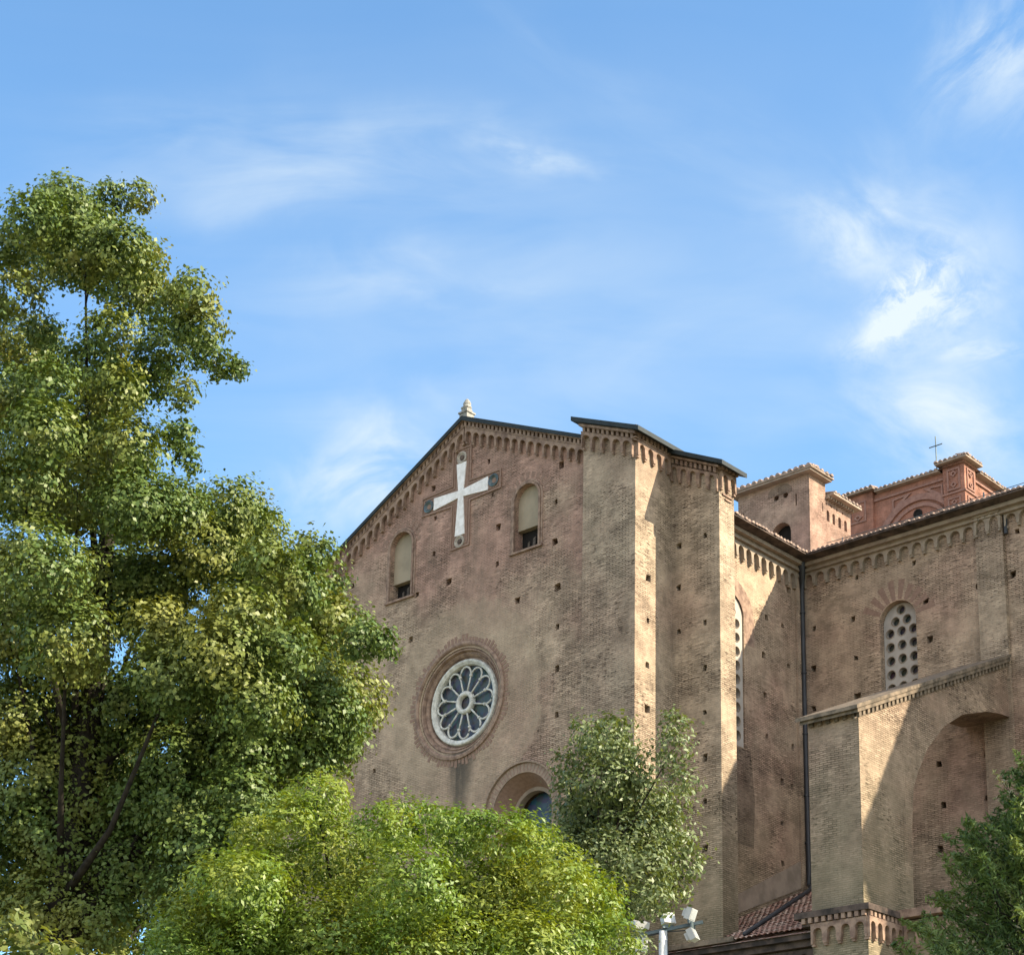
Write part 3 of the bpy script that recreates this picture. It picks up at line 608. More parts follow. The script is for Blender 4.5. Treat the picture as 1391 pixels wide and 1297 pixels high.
# ------------------------------------------------------------------ low chapel with a tiled lean-to roof
LW = thing('low_chapel', 'low dark building with a mossy red tile roof leaning against the church wall', 'chapel', 3, 5)
off = (3, 5, 0)
MB().box(.05, 6.84, 1.95, 9.9, 0, 13.95).build('wall', BRD, LW, off=off)
mb = MB().box(-.0, 6.6, 1.52, 2.0, 13.95, 14.12); mb.box(.02, 6.6, 1.7, 1.95, 13.75, 13.95); lombard(mb, FA(1.95), .2, 6.6, lambda s: 13.7, 12, 0, .14, .6, .17, 0, .1)
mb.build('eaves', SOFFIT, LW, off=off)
RY0, RZ0, RK = 1.45, 14.22, .4255
mb = MB(); nx = 34; rows = 26; x0, x1 = -.02, 6.62
def roofz(y): return RZ0+RK*(y-RY0)
P = .2; ny = rows
for r in range(rows):
    ya = RY0+(10.1-RY0)*r/rows; yb = RY0+(10.1-RY0)*(r+1)/rows+.04
    vs = []; nn = int((x1-x0)/P)*8
    for e, y in ((0, ya), (1, yb)):
        for k in range(nn+1):
            x = x0+(x1-x0)*k/nn; col = k//8; jit = .012*math.sin(col*12.9+r*7.7)
            h = .055*abs(math.sin(PI*k/8))
            vs.append((x, y+jit*2, roofz(y)+h*(1-.12*e)+(.03 if e == 0 else .0)+jit))
    lim = 6.1-.26*(ya-RY0)
    mb.add(vs, [(k, k+1, k+nn+2, k+nn+1) for k in range(nn) if x0+(x1-x0)*(k+1)/nn < lim])
mb.add([(x0, RY0-.02, RZ0-.1), (6.1, RY0-.02, RZ0-.1), (3.85, 10.1, roofz(10.1)-.1), (x0, 10.1, roofz(10.1)-.1)], [(0, 1, 2, 3)])
mb.build('tile_roof', TILE, LW, off=off)
MB().tube([(.3, 9.75, 18.0), (.55, 9.5, roofz(9.5)+.14), (3.25, 1.55, roofz(1.55)+.14)], .075, 8).build('drainpipe', LEAD, LW, off=off, smooth=True)
MB().box(-.0, 2.9, 1.42, 2.03, 14.2, 14.36).build('mossy_ledge', CAPM, LW, off=off)

# ------------------------------------------------------------------ pale square tower behind the nave roof
T1 = thing('pale_tower', 'small pale brick tower with a dark arched opening rising behind the nave roof', 'tower', -10.7, 26, 0)
off = (-10.7, 26, 0); TA, TB = FA(24), FB(-8.62)
mb = MB().wall(TA, [(-12.78, 0), (-8.62, 0), (-8.62, 42.4), (-12.78, 42.4)], [(arch(-10.27, .56, 36, 39.74), .7, True), (arch(-10.3, .66, 41.5, 41.72, 12), .06, True), (circ(-10.57+.08, 41.3, .15, 12), .3, True), (circ(-9.95, 41.32, .15, 12), .3, True), ([(-9.4, 40.7), (-9.33, 40.7), (-9.33, 41.3), (-9.4, 41.3)], .2, True), ([(-12.5, 40.7), (-12.43, 40.7), (-12.43, 41.15), (-12.5, 41.15)], .2, True)], .6) if False else MB().wall(TA, [(-12.78, 0), (-8.62, 0), (-8.62, 42.4), (-12.78, 42.4)], [(arch(-10.27, .56, 36, 39.74), .7, True), (circ(-10.52, 41.68, .15, 14), .3, True), (circ(-9.98, 41.68, .15, 14), .3, True), ([(-9.42, 40.95), (-9.34, 40.95), (-9.34, 41.55), (-9.42, 41.55)], .2, True), ([(-12.5, 41.0), (-12.43, 41.0), (-12.43, 41.45), (-12.5, 41.45)], .2, True)], .9, (2, 3))
mb.wall(TB, [(24, 0), (25.4, 0), (25.4, 42.4), (24, 42.4)], [([(25.1, 40.8), (25.16, 40.8), (25.16, 41.3), (25.1, 41.3)], .2, True)], .6, (1, 2))
mb.wall(FB(-8.72), [(25.3, 0), (27.75, 0), (27.75, 41.75), (25.3, 41.75)], [(arch(y, .12, 40.55, 41.0, 8), .12, True) for y in (25.75, 26.25, 26.77, 27.3)] + [(circ(y, 41.42, .07, 8), .12, True) for y in (25.6, 26.05, 26.55, 27.05)], .6)
mb.box(-12.78, -9.3, 27.2, 27.75, 0, 41.7).box(-12.78, -12.2, 24.6, 27.3, 0, 42.3)
mb.build('walls', BRT, T1, off=off)
MB().prism(FA(24.5), arch(-10.27, .58, 36, 39.74), 0, .05).build('opening_shade_panel', DARK, T1, off=off)  # near-black panel painting the shade inside the tower arch
MB().prism(TA, [(-11.0, 41.78), (-9.6, 41.78), (-9.62, 42.05), (-9.85, 42.25), (-10.3, 42.33), (-10.75, 42.25), (-10.98, 42.05)], -.1, .02).build('relieving_arch', BRD, T1, off=off)
mb = MB().prism(FB(-8.78), [(25.6, 38.2), (26.25, 38.2), (26.05, 39.4), (25.7, 40.3), (25.6, 40.4)], -.1, .07); mb.build('pointed_panel', TRIMR, T1, off=off)
mb = MB().box(-13.1, -8.3, 23.62, 25.5, 42.4, 42.5).box(-13.1, -8.2, 23.56, 25.55, 42.5, 42.58).box(-13., -8.2, 25.5, 28.0, 41.75, 41.86)
dentils(mb, FB(-8.72), 25.4, 27.75, lambda s: 41.75, 0, .12, .2, .1, 0, .25)
mb.build('eaves', PATCH, T1, off=off)
mb = MB(); eave_tiles(mb, (-13.1, 23.54, 42.58), (-8.2, 23.54, 42.58), (0, 1, 0), .33, .13, .8, .2); eave_tiles(mb, (-8.16, 23.6, 42.58), (-8.16, 25.5, 42.58), (-1, 0, 0), .33, .12, .8, .2); eave_tiles(mb, (-8.16, 25.5, 41.86), (-8.16, 28., 41.86), (-1, 0, 0), .3, .1, .8, .2)
mb.add([(-13.1, 23.56, 42.58), (-8.2, 23.56, 42.58), (-10.6, 25.6, 43.0), (-8.2, 25.6, 42.58), (-13.1, 27.7, 42.58)], [(0, 1, 2), (1, 3, 2), (0, 2, 4)])
mb.build('roof', TILEP, T1, off=off)
MB().box(-10.0, -9.72, 24.2, 24.45, 42.5, 43.05).box(-9.68, -9.5, 24.2, 24.4, 42.5, 42.98).build('chimney_stub', STONE, T1, off=off)

# ------------------------------------------------------------------ red tower with the iron cross
T2 = thing('red_tower', 'deep red brick tower with a big blind arch and thin iron cross on top', 'tower', -9, 36, 0)
off = (-9, 36, 0); UA, UB = FA(34), FB(-5.77)
mb = MB().box(-13.5, -5.95, 34.18, 38.6, 0, 45.75)
mb.box(-7.0, -5.77, 34, 35.15, 0, 46.05).box(-14, -11.2, 34, 36, 0, 45.95).box(-7., -5.77, 37.9, 38.9, 0, 45.7)
mb.build('walls', BRR, T2, off=off)
mb = MB(); AC = (-8.6, 42.5)
ringband(mb, FA(34.18), AC[0], AC[1], 2.1, 2.45, 40, -.05, .12, 30); ringband(mb, FA(34.18), AC[0], AC[1], 1.75, 1.95, 40, -.05, .08, 30)
mb.prism(FA(34.18), [(-11.2, 45.3), (-7., 45.3), (-7., 45.42), (-11.2, 45.42)], -.05, .1)
for sx in (-1, 1):
    x = AC[0]+sx*1.5
    tri = [(AC[0]+sx*1.5, 45.1), (AC[0]+sx*.35, 45.17), (AC[0]+sx*1.5, 44.35)]; tri2 = [(AC[0]+sx*1.4, 45.02), (AC[0]+sx*.75, 45.07), (AC[0]+sx*1.4, 44.6)]
    if sx > 0: tri, tri2 = tri[::-1], tri2[::-1]
    mb.prism(FA(34.18), tri, -.05, .08, [tri2])
def panel(mb, fr, s0, s1, t0, t1):
    mb.prism(fr, [(s0, t0), (s1, t0), (s1, t1), (s0, t1)], -.03, .06, [[(s0+.09, t0+.09), (s1-.09, t0+.09), (s1-.09, t1-.09), (s0+.09, t1-.09)]])
    c = (s0+s1)/2; h = (t1-t0)/4
    for q in (1, 3):
        z = t0+h*q; w = (s1-s0)*.26; mb.prism(fr, [(c-w, z), (c, z-h*.62), (c+w, z), (c, z+h*.62)], -.03, .07, [[(c-w*.45, z), (c, z-h*.28), (c+w*.45, z), (c, z+h*.28)]])
panel(mb, UA, -6.75, -6.0, 44.5, 45.7); panel(mb, UA, -6.75, -6.0, 43.0, 44.1); panel(mb, UB, 34.2, 34.95, 44.5, 45.65); panel(mb, UB, 34.2, 34.95, 43.0, 44.1); panel(mb, UA, -12.6, -11.6, 44.3, 45.5)
strip(mb, UA, -7.05, -5.72, lambda s: 44.4, 0, .1, -.03, .07); strip(mb, UB, 33.95, 35.2, lambda s: 44.4, 0, .1, -.03, .07)
strip(mb, FB(-5.95), 35.15, 37.9, lambda s: 45.4, 0, .12, -.03, .1)
ringband(mb, FB(-5.95), 36.6, 43., 1.0, 1.25, 40, -.05, .1)
mb.build('brick_relief', plain('terracotta_relief', (.26, .15, .12), .9, .3, 5., .1, col2=(.19, .105, .085), bump=.3), T2, off=off)
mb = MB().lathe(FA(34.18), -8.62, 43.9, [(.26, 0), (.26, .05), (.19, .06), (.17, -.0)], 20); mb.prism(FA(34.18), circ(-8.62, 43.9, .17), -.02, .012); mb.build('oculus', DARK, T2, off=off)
mb = MB().box(-7.3, -5.47, 33.7, 35.45, 46.05, 46.15).box(-14.3, -11., 33.7, 36, 45.92, 46.02).box(-11., -7.2, 33.85, 38.9, 45.75, 45.84).box(-7.2, -5.6, 35.4, 39.1, 45.72, 45.8)
mb.build('eaves', PATCH, T2, off=off)
mb = MB(); eave_tiles(mb, (-7.35, 33.66, 46.15), (-5.45, 33.66, 46.15), (0, 1, 0), .26, .1, .7, .2); eave_tiles(mb, (-5.43, 33.7, 46.15), (-5.43, 35.4, 46.15), (-1, 0, 0), .26, .1, .7, .2)
eave_tiles(mb, (-11., 33.82, 45.84), (-7.2, 33.82, 45.84), (0, 1, 0), .26, .1, .7, .2); eave_tiles(mb, (-14.3, 33.66, 46.02), (-11., 33.66, 46.02), (0, 1, 0), .26, .1, .7, .2); eave_tiles(mb, (-5.56, 35.4, 45.8), (-5.56, 39, 45.8), (-1, 0, 0), .26, .1, .7, .2)
mb.add([(-7.35, 33.7, 46.16), (-5.45, 33.7, 46.16), (-5.45, 35.4, 46.16), (-7.35, 35.4, 46.16), (-6.4, 34.6, 46.4)], [(0, 1, 4), (1, 2, 4), (2, 3, 4), (3, 0, 4)])
mb.add([(-14.3, 33.85, 45.9), (-5.6, 33.85, 45.85), (-5.6, 39, 45.82), (-14.3, 39, 45.82), (-9.5, 36.4, 46.5)], [(0, 1, 4), (1, 2, 4), (2, 3, 4), (3, 0, 4)])
mb.build('roof', TILEP, T2, off=off)
MB().tube([(-7.33, 34, 46.0), (-7.33, 34, 47.83)], .035, 6).tube([(-7.72, 34, 47.3), (-6.95, 34, 47.3)], .03, 6).build('iron_cross', IRON, T2, off=off)

# ------------------------------------------------------------------ floodlight mast
mx, my = 3.29, 39.86
FM = thing('floodlight_mast', 'pale metal mast carrying white box floodlights in front of the church buttress', 'floodlight mast', world=(mx, my, 0), rot=False)
MB().tube([(0, 0, 0), (0, 0, 5), (0, 0, 10.3)], [.13, .11, .09], 12).build('pole', GALV, FM, smooth=True)
arm = Vector((.66, -.12, .13)).normalized(); ay = Vector((.1, .99, 0)).normalized(); az = arm.cross(ay)
MB().obox((0.05, 0, 10.33), arm, ay, az, .82, .04, .035).build('crossarm', IRON, FM)
for (dx, dy, dz, yaw, pit, s) in ((.1, -.05, 10.56, 25, 20, .14), (.58, -.12, 10.66, 60, -20, .14), (.62, -.15, 10.2, 65, 25, .14), (-.5, .1, 10.46, 20, 70, .17), (-.5, .05, 9.98, -15, 5, .17)):
    a = math.radians(yaw); b = math.radians(pit); n = Vector((math.sin(a)*math.cos(b), -math.cos(a)*math.cos(b), math.sin(b))); sx = n.cross(Vector((0, 0, 1))).normalized(); sz = sx.cross(n)
    c = Vector((dx, dy, dz))
    h = MB().obox(c, sx, n, sz, s, .07, s*.92).obox(c-n*.1, sx, n, sz, s*.7, .05, s*.6).build('floodlight', LAMPW, FM)
    MB().obox(c+n*.073, sx, n, sz, s*.86, .004, s*.78).build('lens', LAMPG, h)
    up = Vector((0, 0, 10.33+.2*dx)) - Vector((0, 0, dz)); MB().obox(c+up*.5, sx, n, Vector((0, 0, 1)), s*.9, .02, abs(up.z)*.5).build('bracket', IRON, h) if abs(up.z) > .1 else None

MB().tube([(-.5, .06, 10.0), (-.3, .05, 10.2), (0, .02, 10.28), (.3, -.04, 10.3), (.6, -.1, 10.32)], .014, 5).tube([(.1, .12, 10.3), (.12, .1, 9.5), (.12, .1, 0)], .012, 5).build('cable', LEAD, FM)

# ------------------------------------------------------------------ trees
def leaf_mesh(name, pos, nrm, L, Wd, m, parent):
    """rhombic leaves: pos (n,3), nrm (n,3), lengths L (n)"""
    n = len(pos); rv = RNG.normal(size=(n, 3)); nrm = nrm/np.linalg.norm(nrm, axis=1, keepdims=True)
    t = np.cross(nrm, rv); t /= np.linalg.norm(t, axis=1, keepdims=True); b = np.cross(nrm, t)
    L = L[:, None]; w = L*Wd
    v = np.stack([pos-t*L*.5, pos+b*w*.5-t*L*.08+nrm*L*.07, pos+t*L*.5-nrm*L*.06, pos-b*w*.5-t*L*.08+nrm*L*.07], axis=1).reshape(-1, 3)
    me = bpy.data.meshes.new(name); me.vertices.add(4*n); me.vertices.foreach_set('co', v.astype(np.float32).ravel())
    me.loops.add(4*n); me.loops.foreach_set('vertex_index', np.arange(4*n, dtype=np.int32)); me.polygons.add(n)
    me.polygons.foreach_set('loop_start', np.arange(0, 4*n, 4, dtype=np.int32)); me.polygons.foreach_set('loop_total', np.full(n, 4, dtype=np.int32))
    me.update(); me.materials.append(m)
    o = bpy.data.objects.new(name, me); SC.collection.objects.link(o); o.parent = parent; return o
def crown_points(clumps, leafl, dens, twig=.16, per=14, shell=.5, up=.5):
    P, N = [], []
    for x, y, z, r in clumps:
        c = np.array((x, y, z)); n = int(dens*4*PI*r*r/(leafl*leafl*.5)); k = max(4, n//per)
        d = RNG.normal(size=(k, 3)); d /= np.linalg.norm(d, axis=1, keepdims=True)
        rad = r*(shell+(1.04-shell)*RNG.random(k)**.5)*np.where(RNG.random(k) < .07, RNG.uniform(1.08, 1.38, k), 1.)
        tip = c+d*rad[:, None]*np.array((1, 1, .88))
        tt = np.repeat(tip, per, axis=0); dd = np.repeat(d, per, axis=0)
        P.append(tt+RNG.normal(size=tt.shape)*twig*np.array((1, 1, .7))*min(1, r/.5+.3)); N.append(dd*1.0+np.array((0, 0, up))+RNG.normal(size=tt.shape)*.42)
    return np.concatenate(P), np.concatenate(N)
def tree(name, label, cat, base, clumps, m, leafl, wd, dens, trunk_r, fork, twig, per=14, limbs=18, shell=.5, up=.5, bend=(0, 0)):
    T = thing(name, label, cat, world=base, rot=False); B = Vector(base)
    cl = [(x-B.x, y-B.y, z-B.z, r) for x, y, z, r in clumps]
    P, N = crown_points(cl, leafl, dens, twig, per, shell, up)
    leaf_mesh('crown', P, N, leafl*RNG.uniform(.45, 1.4, len(P)), wd, m, T)
    mb = MB(); f = Vector((bend[0], bend[1], fork)); top = Vector(max(cl, key=lambda c: c[2])[:3])
    mb.tube([(0, 0, -.1), (bend[0]*.3, bend[1]*.3, fork*.4), f, f.lerp(top, .4)+Vector((.2, 0, 0)), f.lerp(top, .8)], [trunk_r*1.25, trunk_r, trunk_r*.8, trunk_r*.5, trunk_r*.15], 10)
    big = [c for c in cl if c[3] > .42*max(q[3] for q in cl) and (c[2] > fork+3.2 or fork < 6 or c[1] > .8)]
    for c in random.sample(big, min(limbs, len(big))):
        e = Vector(c[:3]); k = max(.0, min(.75, (e.z-fork)/max(.1, top.z-fork)*.8-.15)); s = f.lerp(top, k); mid = s.lerp(e, .5)+Vector((0, 0, -.12*(e-s).length))
        rr = trunk_r*.26*(1-k*.6); mb.tube([s, s.lerp(mid, .6), mid, e.lerp(mid, .35), e], [rr, rr*.75, rr*.55, rr*.35, rr*.12], 6)
        for q in range(3):
            d = Vector((random.gauss(0, 1), random.gauss(0, 1), random.gauss(.3, .7))).normalized(); mb.tube([e.lerp(mid, .4*q/3), e+d*c[3]*.5, e+d*c[3]*.95], [rr*.22, rr*.12, .006], 4)
    mb.build('trunk', BARK, T, uv=False, smooth=True)
    return T
# crown clumps: x, y, z, radius in metres
LINDEN_LOW_AND_SHADE= [(-4.16,24.45,7.95,0.58),(-4.34,24.62,7.28,0.58),(-3.72,24.32,7.42,0.57),(-3.44,24.16,8.09,0.43),(-6.31,25.63,8.21,0.61),(-5.86,25.74,8.78,0.61),(-6.43,25.60,7.36,0.61),(-5.32,25.45,7.87,0.61),(-6.12,25.68,9.52,0.61),(-5.15,25.28,8.67,0.50),(-6.77,25.72,8.55,0.62),(-5.66,25.38,7.12,0.55),(-2.67,25.76,11.52,0.60),(-3.07,25.72,11.04,0.60),(-3.57,25.65,10.67,0.60),(-2.42,25.79,10.52,0.60),(-2.81,25.75,10.05,0.60),(-3.31,25.69,9.59,0.60),(-3.85,25.61,10.10,0.60),(-3.21,25.70,11.83,0.60),(-3.81,25.62,11.21,0.60),(-2.80,25.75,9.84,0.60),(-3.90,25.60,9.22,0.60),(-3.54,25.66,12.14,0.60),(-4.19,25.56,10.73,0.60),(-2.85,24.84,10.50,0.58),(-3.32,24.78,9.94,0.58),(-3.69,24.73,9.38,0.58),(-2.62,24.86,9.98,0.58)]  # low clumps, plus others added to block sun from the lower left
LINDEN= [(-6.46,23.44,16.87,0.45),(-6.90,24.84,17.84,0.46),(-6.73,22.91,16.34,0.42),(-7.27,23.65,16.40,0.38),(-6.48,25.27,17.89,0.43),(-5.86,25.11,18.20,0.26),(-6.21,24.93,18.15,0.20),(-6.13,23.49,16.21,0.57),(-6.91,25.97,17.80,0.59),(-5.58,23.32,16.12,0.47),(-5.75,25.08,16.99,0.47),(-7.07,24.81,16.96,0.40),(-5.85,25.11,16.62,0.45),(-4.64,23.75,15.79,0.38),(-4.58,24.07,15.44,0.36),(-5.08,24.82,16.04,0.39),(-4.67,25.17,15.65,0.28),(-4.42,25.54,15.62,0.24),(-4.22,25.64,15.64,0.14),(-4.60,23.48,14.08,0.22),(-5.26,24.72,15.38,0.44),(-4.94,24.96,14.22,0.28),(-4.70,24.57,13.63,0.21),(-5.68,23.48,15.01,0.37),(-6.11,24.17,14.82,0.48),(-6.22,25.62,15.37,0.49),(-6.79,24.19,15.39,0.25),(-7.06,23.44,15.53,0.40),(-7.28,25.03,15.62,0.49),(-7.80,27.67,16.85,0.51),(-7.11,23.99,14.24,0.49),(-7.70,26.19,15.34,0.50),(-6.37,23.26,14.09,0.37),(-5.60,23.85,14.31,0.43),(-5.55,25.21,15.17,0.40),(-6.32,22.96,13.17,0.51),(-6.61,24.25,13.82,0.51),(-6.04,24.35,14.06,0.49),(-6.68,26.69,14.94,0.51),(-5.33,23.62,13.30,0.49),(-5.97,25.80,14.24,0.51),(-6.69,23.48,12.66,0.59),(-7.15,25.56,13.63,0.61),(-6.17,24.38,12.99,0.68),(-7.27,27.77,14.67,0.74),(-5.19,23.73,12.49,0.58),(-5.81,26.86,13.95,0.63),(-4.71,24.11,12.56,0.48),(-5.05,25.73,13.40,0.48),(-4.11,24.77,13.00,0.47),(-4.42,28.30,14.42,0.51),(-3.84,25.51,12.94,0.48),(-4.12,26.73,13.19,0.48),(-4.46,24.92,12.38,0.59),(-4.61,27.20,13.22,0.61),(-5.03,25.33,12.09,0.55),(-5.58,27.22,12.80,0.56),(-3.31,23.42,11.64,0.37),(-2.81,24.13,12.07,0.32),(-2.80,25.65,12.33,0.34),(-3.06,23.97,11.51,0.47),(-3.46,25.15,12.04,0.47),(-2.68,25.20,11.58,0.37),(-2.10,24.15,10.80,0.32),(-1.77,23.99,10.70,0.22),(-3.58,23.28,10.74,0.50),(-4.19,26.98,12.23,0.55),(-3.02,23.26,10.34,0.41),(-3.81,23.13,10.17,0.59),(-3.99,24.76,10.83,0.60),(-4.46,23.38,9.94,0.57),(-5.03,25.80,10.52,0.60),(-4.73,23.55,10.62,0.51),(-5.09,26.10,11.55,0.54),(-5.88,25.60,12.07,0.76),(-6.56,27.95,12.97,0.79),(-6.25,22.96,11.27,0.69),(-6.96,25.15,11.95,0.72),(-7.05,24.88,11.08,0.60),(-7.97,27.21,11.98,0.63),(-5.94,23.59,10.50,0.66),(-6.48,25.25,10.90,0.67),(-3.39,23.42,9.68,0.57),(-3.37,24.77,10.04,0.57),(-2.93,25.71,10.32,0.50),(-2.95,27.97,10.93,0.52),(-2.39,25.24,9.79,0.31),(-2.98,25.06,9.56,0.49),(-3.50,27.50,10.36,0.51),(-4.09,25.24,9.75,0.71),(-4.41,28.78,10.88,0.77),(-4.63,24.98,9.23,0.65),(-5.13,28.22,10.00,0.70),(-3.61,24.41,8.66,0.53),(-3.93,27.29,9.51,0.56),(-5.46,25.52,10.25,0.71),(-6.45,29.08,11.15,0.77),(-5.84,25.54,13.20,0.41),(-4.37,24.65,8.41,0.58),(-4.40,25.98,8.84,0.58),(-5.15,25.71,9.01,0.61),(-5.97,28.54,9.87,0.64),(-3.91,24.64,8.21,0.48),(-4.18,27.31,8.67,0.51)]
LINDEN_DARK= [(-6.68,26.21,10.46,0.84),(-7.06,25.55,10.00,0.72),(-6.55,28.05,10.02,0.84),(-6.80,25.65,9.06,0.87),(-6.75,27.89,8.79,0.78),(-5.42,26.24,8.50,0.62),(-7.40,27.55,8.24,0.77),(-6.01,27.81,8.10,0.61),(-5.11,28.24,8.46,0.67),(-6.78,27.04,7.46,0.65),(-5.48,28.17,7.51,0.67),(-6.04,26.32,6.89,0.63),(-8.30,26.93,10.21,1.09),(-7.76,26.20,7.79,0.95),(-8.98,27.29,12.69,1.23),(-8.91,27.00,15.04,1.10),(-8.76,26.26,16.79,0.86),(-8.83,26.38,10.58,1.19)]
PRIVET= [(-2.05,14.13,4.98,0.33),(-2.09,14.65,5.07,0.33),(-1.92,15.34,5.41,0.33),(-2.16,16.31,5.63,0.33),(-2.31,14.84,4.85,0.35),(-2.59,15.72,4.92,0.35),(-1.72,14.98,4.65,0.41),(-1.78,15.54,4.74,0.40),(-1.15,14.99,5.09,0.35),(-1.29,15.73,5.22,0.35),(-0.44,15.21,5.22,0.35),(-0.58,15.78,5.28,0.35),(0.04,15.14,5.27,0.32),(0.02,16.05,5.36,0.33),(-1.13,14.98,4.60,0.41),(-1.06,15.54,4.74,0.40),(-0.41,14.55,4.59,0.40),(-0.47,15.71,4.71,0.41),(0.16,14.42,4.57,0.39),(0.08,15.62,4.85,0.40),(-2.09,14.60,4.68,0.34),(-2.18,15.36,4.71,0.34),(-2.45,14.76,4.47,0.29),(-2.58,15.25,4.51,0.28),(-1.61,15.00,5.88,0.29),(-1.73,16.07,6.23,0.30),(-1.81,14.73,5.69,0.23),(-2.18,15.29,5.67,0.21),(-2.26,14.43,5.05,0.31),(-2.28,15.55,5.25,0.32),(-2.55,14.71,4.78,0.29),(-2.76,15.67,4.85,0.29),(-2.61,14.48,4.53,0.26),(-2.88,15.68,4.64,0.26),(-2.03,14.90,4.99,0.41),(-2.18,15.88,5.24,0.41),(-1.50,15.30,5.50,0.42),(-1.52,16.09,5.74,0.42),(-1.03,14.65,5.59,0.27),(-0.98,15.27,5.78,0.27),(-0.75,15.48,5.87,0.24),(-0.39,14.97,5.66,0.27),(-0.46,15.93,5.84,0.27),(-0.03,14.69,5.52,0.26),(0.11,15.52,5.76,0.26),(0.31,15.25,5.52,0.26),(-0.24,14.92,5.70,0.16),(0.12,14.90,5.60,0.16),(-0.56,14.61,5.65,0.15),(-0.76,14.25,5.04,0.42),(-0.72,15.51,5.23,0.43),(-0.20,15.06,5.13,0.44),(-0.32,16.32,5.35,0.45),(0.36,14.74,5.18,0.31),(0.52,15.70,5.31,0.32),(0.65,15.20,5.15,0.28),(0.72,15.80,5.20,0.28),(0.85,14.97,4.79,0.21),(0.43,14.86,4.73,0.35),(0.40,16.03,4.83,0.35),(-1.40,14.59,4.69,0.45),(-1.37,15.58,4.81,0.46),(-0.75,14.54,4.52,0.45),(-0.84,15.22,4.58,0.45),(-0.07,15.25,4.62,0.47),(-0.10,16.47,4.83,0.49),(-2.00,14.93,4.45,0.47),(-2.13,15.65,4.65,0.47),(-2.41,14.23,4.20,0.34),(-2.50,15.16,4.30,0.34),(0.63,14.60,4.33,0.34),(0.72,15.86,4.59,0.35),(-1.34,14.25,4.05,0.50),(-1.31,15.54,4.14,0.52),(-0.52,14.84,4.00,0.52),(-0.67,15.59,4.12,0.52),(0.29,14.47,4.01,0.45),(0.43,15.71,4.11,0.46),(-2.00,14.26,3.87,0.45),(-2.15,14.94,3.84,0.44)]
OAK= [(1.47,29.56,11.16,0.41),(1.64,30.61,11.38,0.41),(1.21,30.53,11.60,0.28),(1.66,29.67,11.52,0.23),(0.89,30.02,10.85,0.30),(2.61,29.47,11.47,0.23),(2.57,29.40,11.01,0.30),(2.75,29.31,10.48,0.23),(1.97,29.71,10.71,0.35),(1.42,29.51,10.51,0.48),(1.74,30.04,10.68,0.47),(2.14,30.39,10.41,0.43),(2.35,31.37,10.53,0.42),(2.57,30.43,10.37,0.36),(1.16,30.43,10.27,0.47),(1.24,31.43,10.37,0.46),(1.82,30.21,9.85,0.56),(1.88,31.10,10.15,0.55),(2.56,30.31,9.76,0.47),(2.36,31.16,10.04,0.46),(2.86,30.31,9.33,0.28),(2.03,29.64,9.08,0.55),(2.19,30.40,9.02,0.54),(1.38,29.76,9.22,0.52),(1.37,30.53,9.53,0.51),(2.68,30.33,8.96,0.26),(2.24,29.34,8.53,0.32),(1.79,30.50,8.73,0.43),(1.61,31.12,8.62,0.41),(1.29,30.36,8.62,0.47),(1.36,31.02,8.69,0.46),(0.92,30.25,9.58,0.47),(1.14,30.87,9.44,0.46),(1.53,30.21,7.86,0.47),(1.86,31.34,8.06,0.46)]
BUSH= [(-2.84,10.77,3.85,0.11),(-2.96,11.29,3.99,0.11),(-2.69,10.71,3.77,0.11),(-2.87,11.25,3.82,0.11),(-2.95,10.76,3.93,0.13),(-3.16,11.16,3.96,0.13),(-2.53,10.60,3.69,0.11),(-2.63,11.14,3.79,0.11),(-2.41,10.90,3.71,0.11),(-2.53,11.33,3.70,0.11),(-3.11,10.72,3.87,0.17),(-3.18,11.27,3.93,0.17),(-2.79,10.72,3.62,0.21),(-2.88,11.15,3.59,0.21),(-2.47,10.66,3.53,0.21),(-2.48,10.90,3.54,0.21),(-3.00,10.60,3.51,0.26),(-3.17,11.01,3.59,0.25)]
tree('linden_tree', 'tall dense linden tree with yellow green crown filling the left side', 'tree', (-6.3, 25.6, 0), [(x, y, z, r*.98) for x, y, z, r in LINDEN+LINDEN_DARK+LINDEN_LOW_AND_SHADE], L_LIN, .07, .72, 1.75, .3, 6.0, .085, per=18, limbs=34)
tree('privet_tree', 'rounded bright green bushy tree in front of the church facade', 'tree', (-.8, 15.4, 0), [(x, y, z, r*.92) for x, y, z, r in PRIVET], L_PRI, .047, .44, 1.7, .16, 3.0, .06, per=18, limbs=14, up=.7)
tree('holm_oak', 'grey green small leaved tree standing against the corner buttress', 'tree', (1.45, 30.3, 0), [(x, y, z, r*1.06) for x, y, z, r in OAK], L_OAK, .09, .5, 1.5, .2, 6.5, .11, limbs=16)
tree('leafy_bush', 'small yellow green leafy bush at the foot of the tall linden', 'bush', (-2.95, 11.0, 0), BUSH, L_BUS, .062, .55, 1., .07, 2.4, .06, limbs=6)
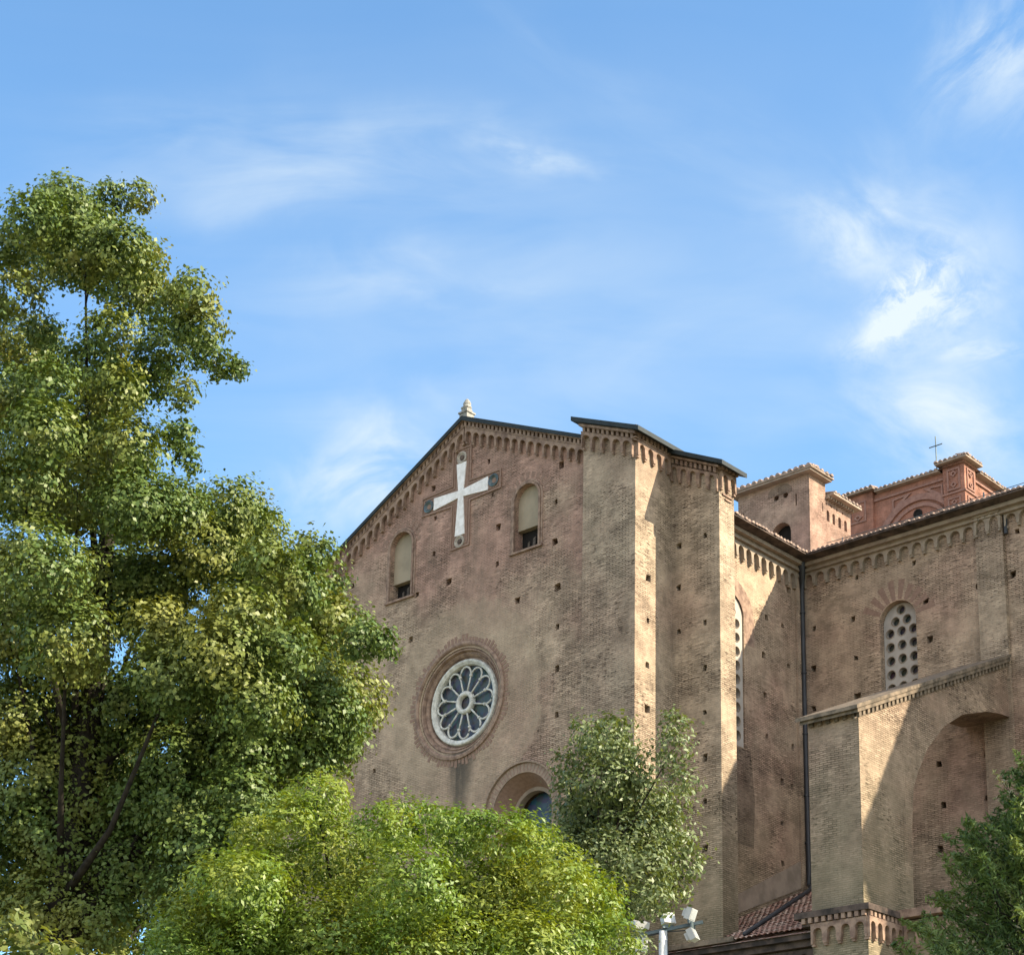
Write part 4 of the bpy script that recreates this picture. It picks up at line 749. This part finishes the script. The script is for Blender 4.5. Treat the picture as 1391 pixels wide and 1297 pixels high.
def conifer(name, label, base, height, spread):
    T = thing(name, label, 'conifer', world=base, rot=False)
    P, N, P2, N2 = [], [], [], []; stems = MB()
    stems.tube([(0, 0, -.1), (0, 0, height*.5), (0, 0, height*.97)], [.13, .08, .015], 8)
    tot = 1300
    for i in range(tot):
        h = height*(.18+.8*(i/tot)**.8); a = random.uniform(0, 2*PI); taper = (1-h/height)**.62
        R_ = spread*taper*random.uniform(.55, 1.05)+.08
        d = Vector((math.cos(a), math.sin(a), 0)); s = Vector((0, 0, h-.25*R_)) ; dry = random.random() < .055; ln = random.uniform(.42, .75)*(1.4 if dry else 1)
        tip0 = s+d*max(0, R_-ln*.6)+Vector((0, 0, .22*R_)); dr = (d*.75+Vector((random.uniform(-.35, .35), random.uniform(-.35, .35), random.uniform(.35, 1.)))).normalized()
        pts = [tip0+dr*(ln*q/5)+Vector((0, 0, .06*(q/5)**2)) for q in range(6)]
        if R_ > .4 and i % 3 == 0: stems.tube([s, s.lerp(tip0, .6)+Vector((0, 0, -.05)), tip0], [.022, .014, .006], 4)
        stems.tube([pts[0], pts[3], pts[5]], [.008, .005, .002], 3)
        for q in range(150 if not dry else 34):
            u = random.random()**.8; k = u*5; b = int(min(4, k)); p = pts[b].lerp(pts[b+1], k-b)
            w = (.13*(1-u)+.025)*(.6 if dry else 1); o = Vector((random.gauss(0, 1), random.gauss(0, 1), random.gauss(.2, .8)))*w*.6
            p = p+o; n = o.cross(dr)+Vector((random.gauss(0, .3), random.gauss(0, .3), random.gauss(.2, .3)))*.1
            if n.length < 1e-4: n = Vector((0, 0, 1))
            (P2 if dry else P).append(p+dr*.0); (N2 if dry else N).append(n.normalized())
    P = np.array([tuple(p) for p in P]); N = np.array([tuple(n) for n in N])
    leaf_mesh('crown', P, N, RNG.uniform(.045, .1, len(P)), .22, L_CON, T)
    P2 = np.array([tuple(p) for p in P2]); N2 = np.array([tuple(n) for n in N2])
    leaf_mesh('dry_sprays', P2, N2, RNG.uniform(.05, .09, len(P2)), .22, L_DRY, T)
    stems.build('trunk', BARK, T, uv=False)
conifer('juniper', 'feathery bright green conifer in front of the flying buttress', (5.55, 17.2, 0), 7.2, 3.75)
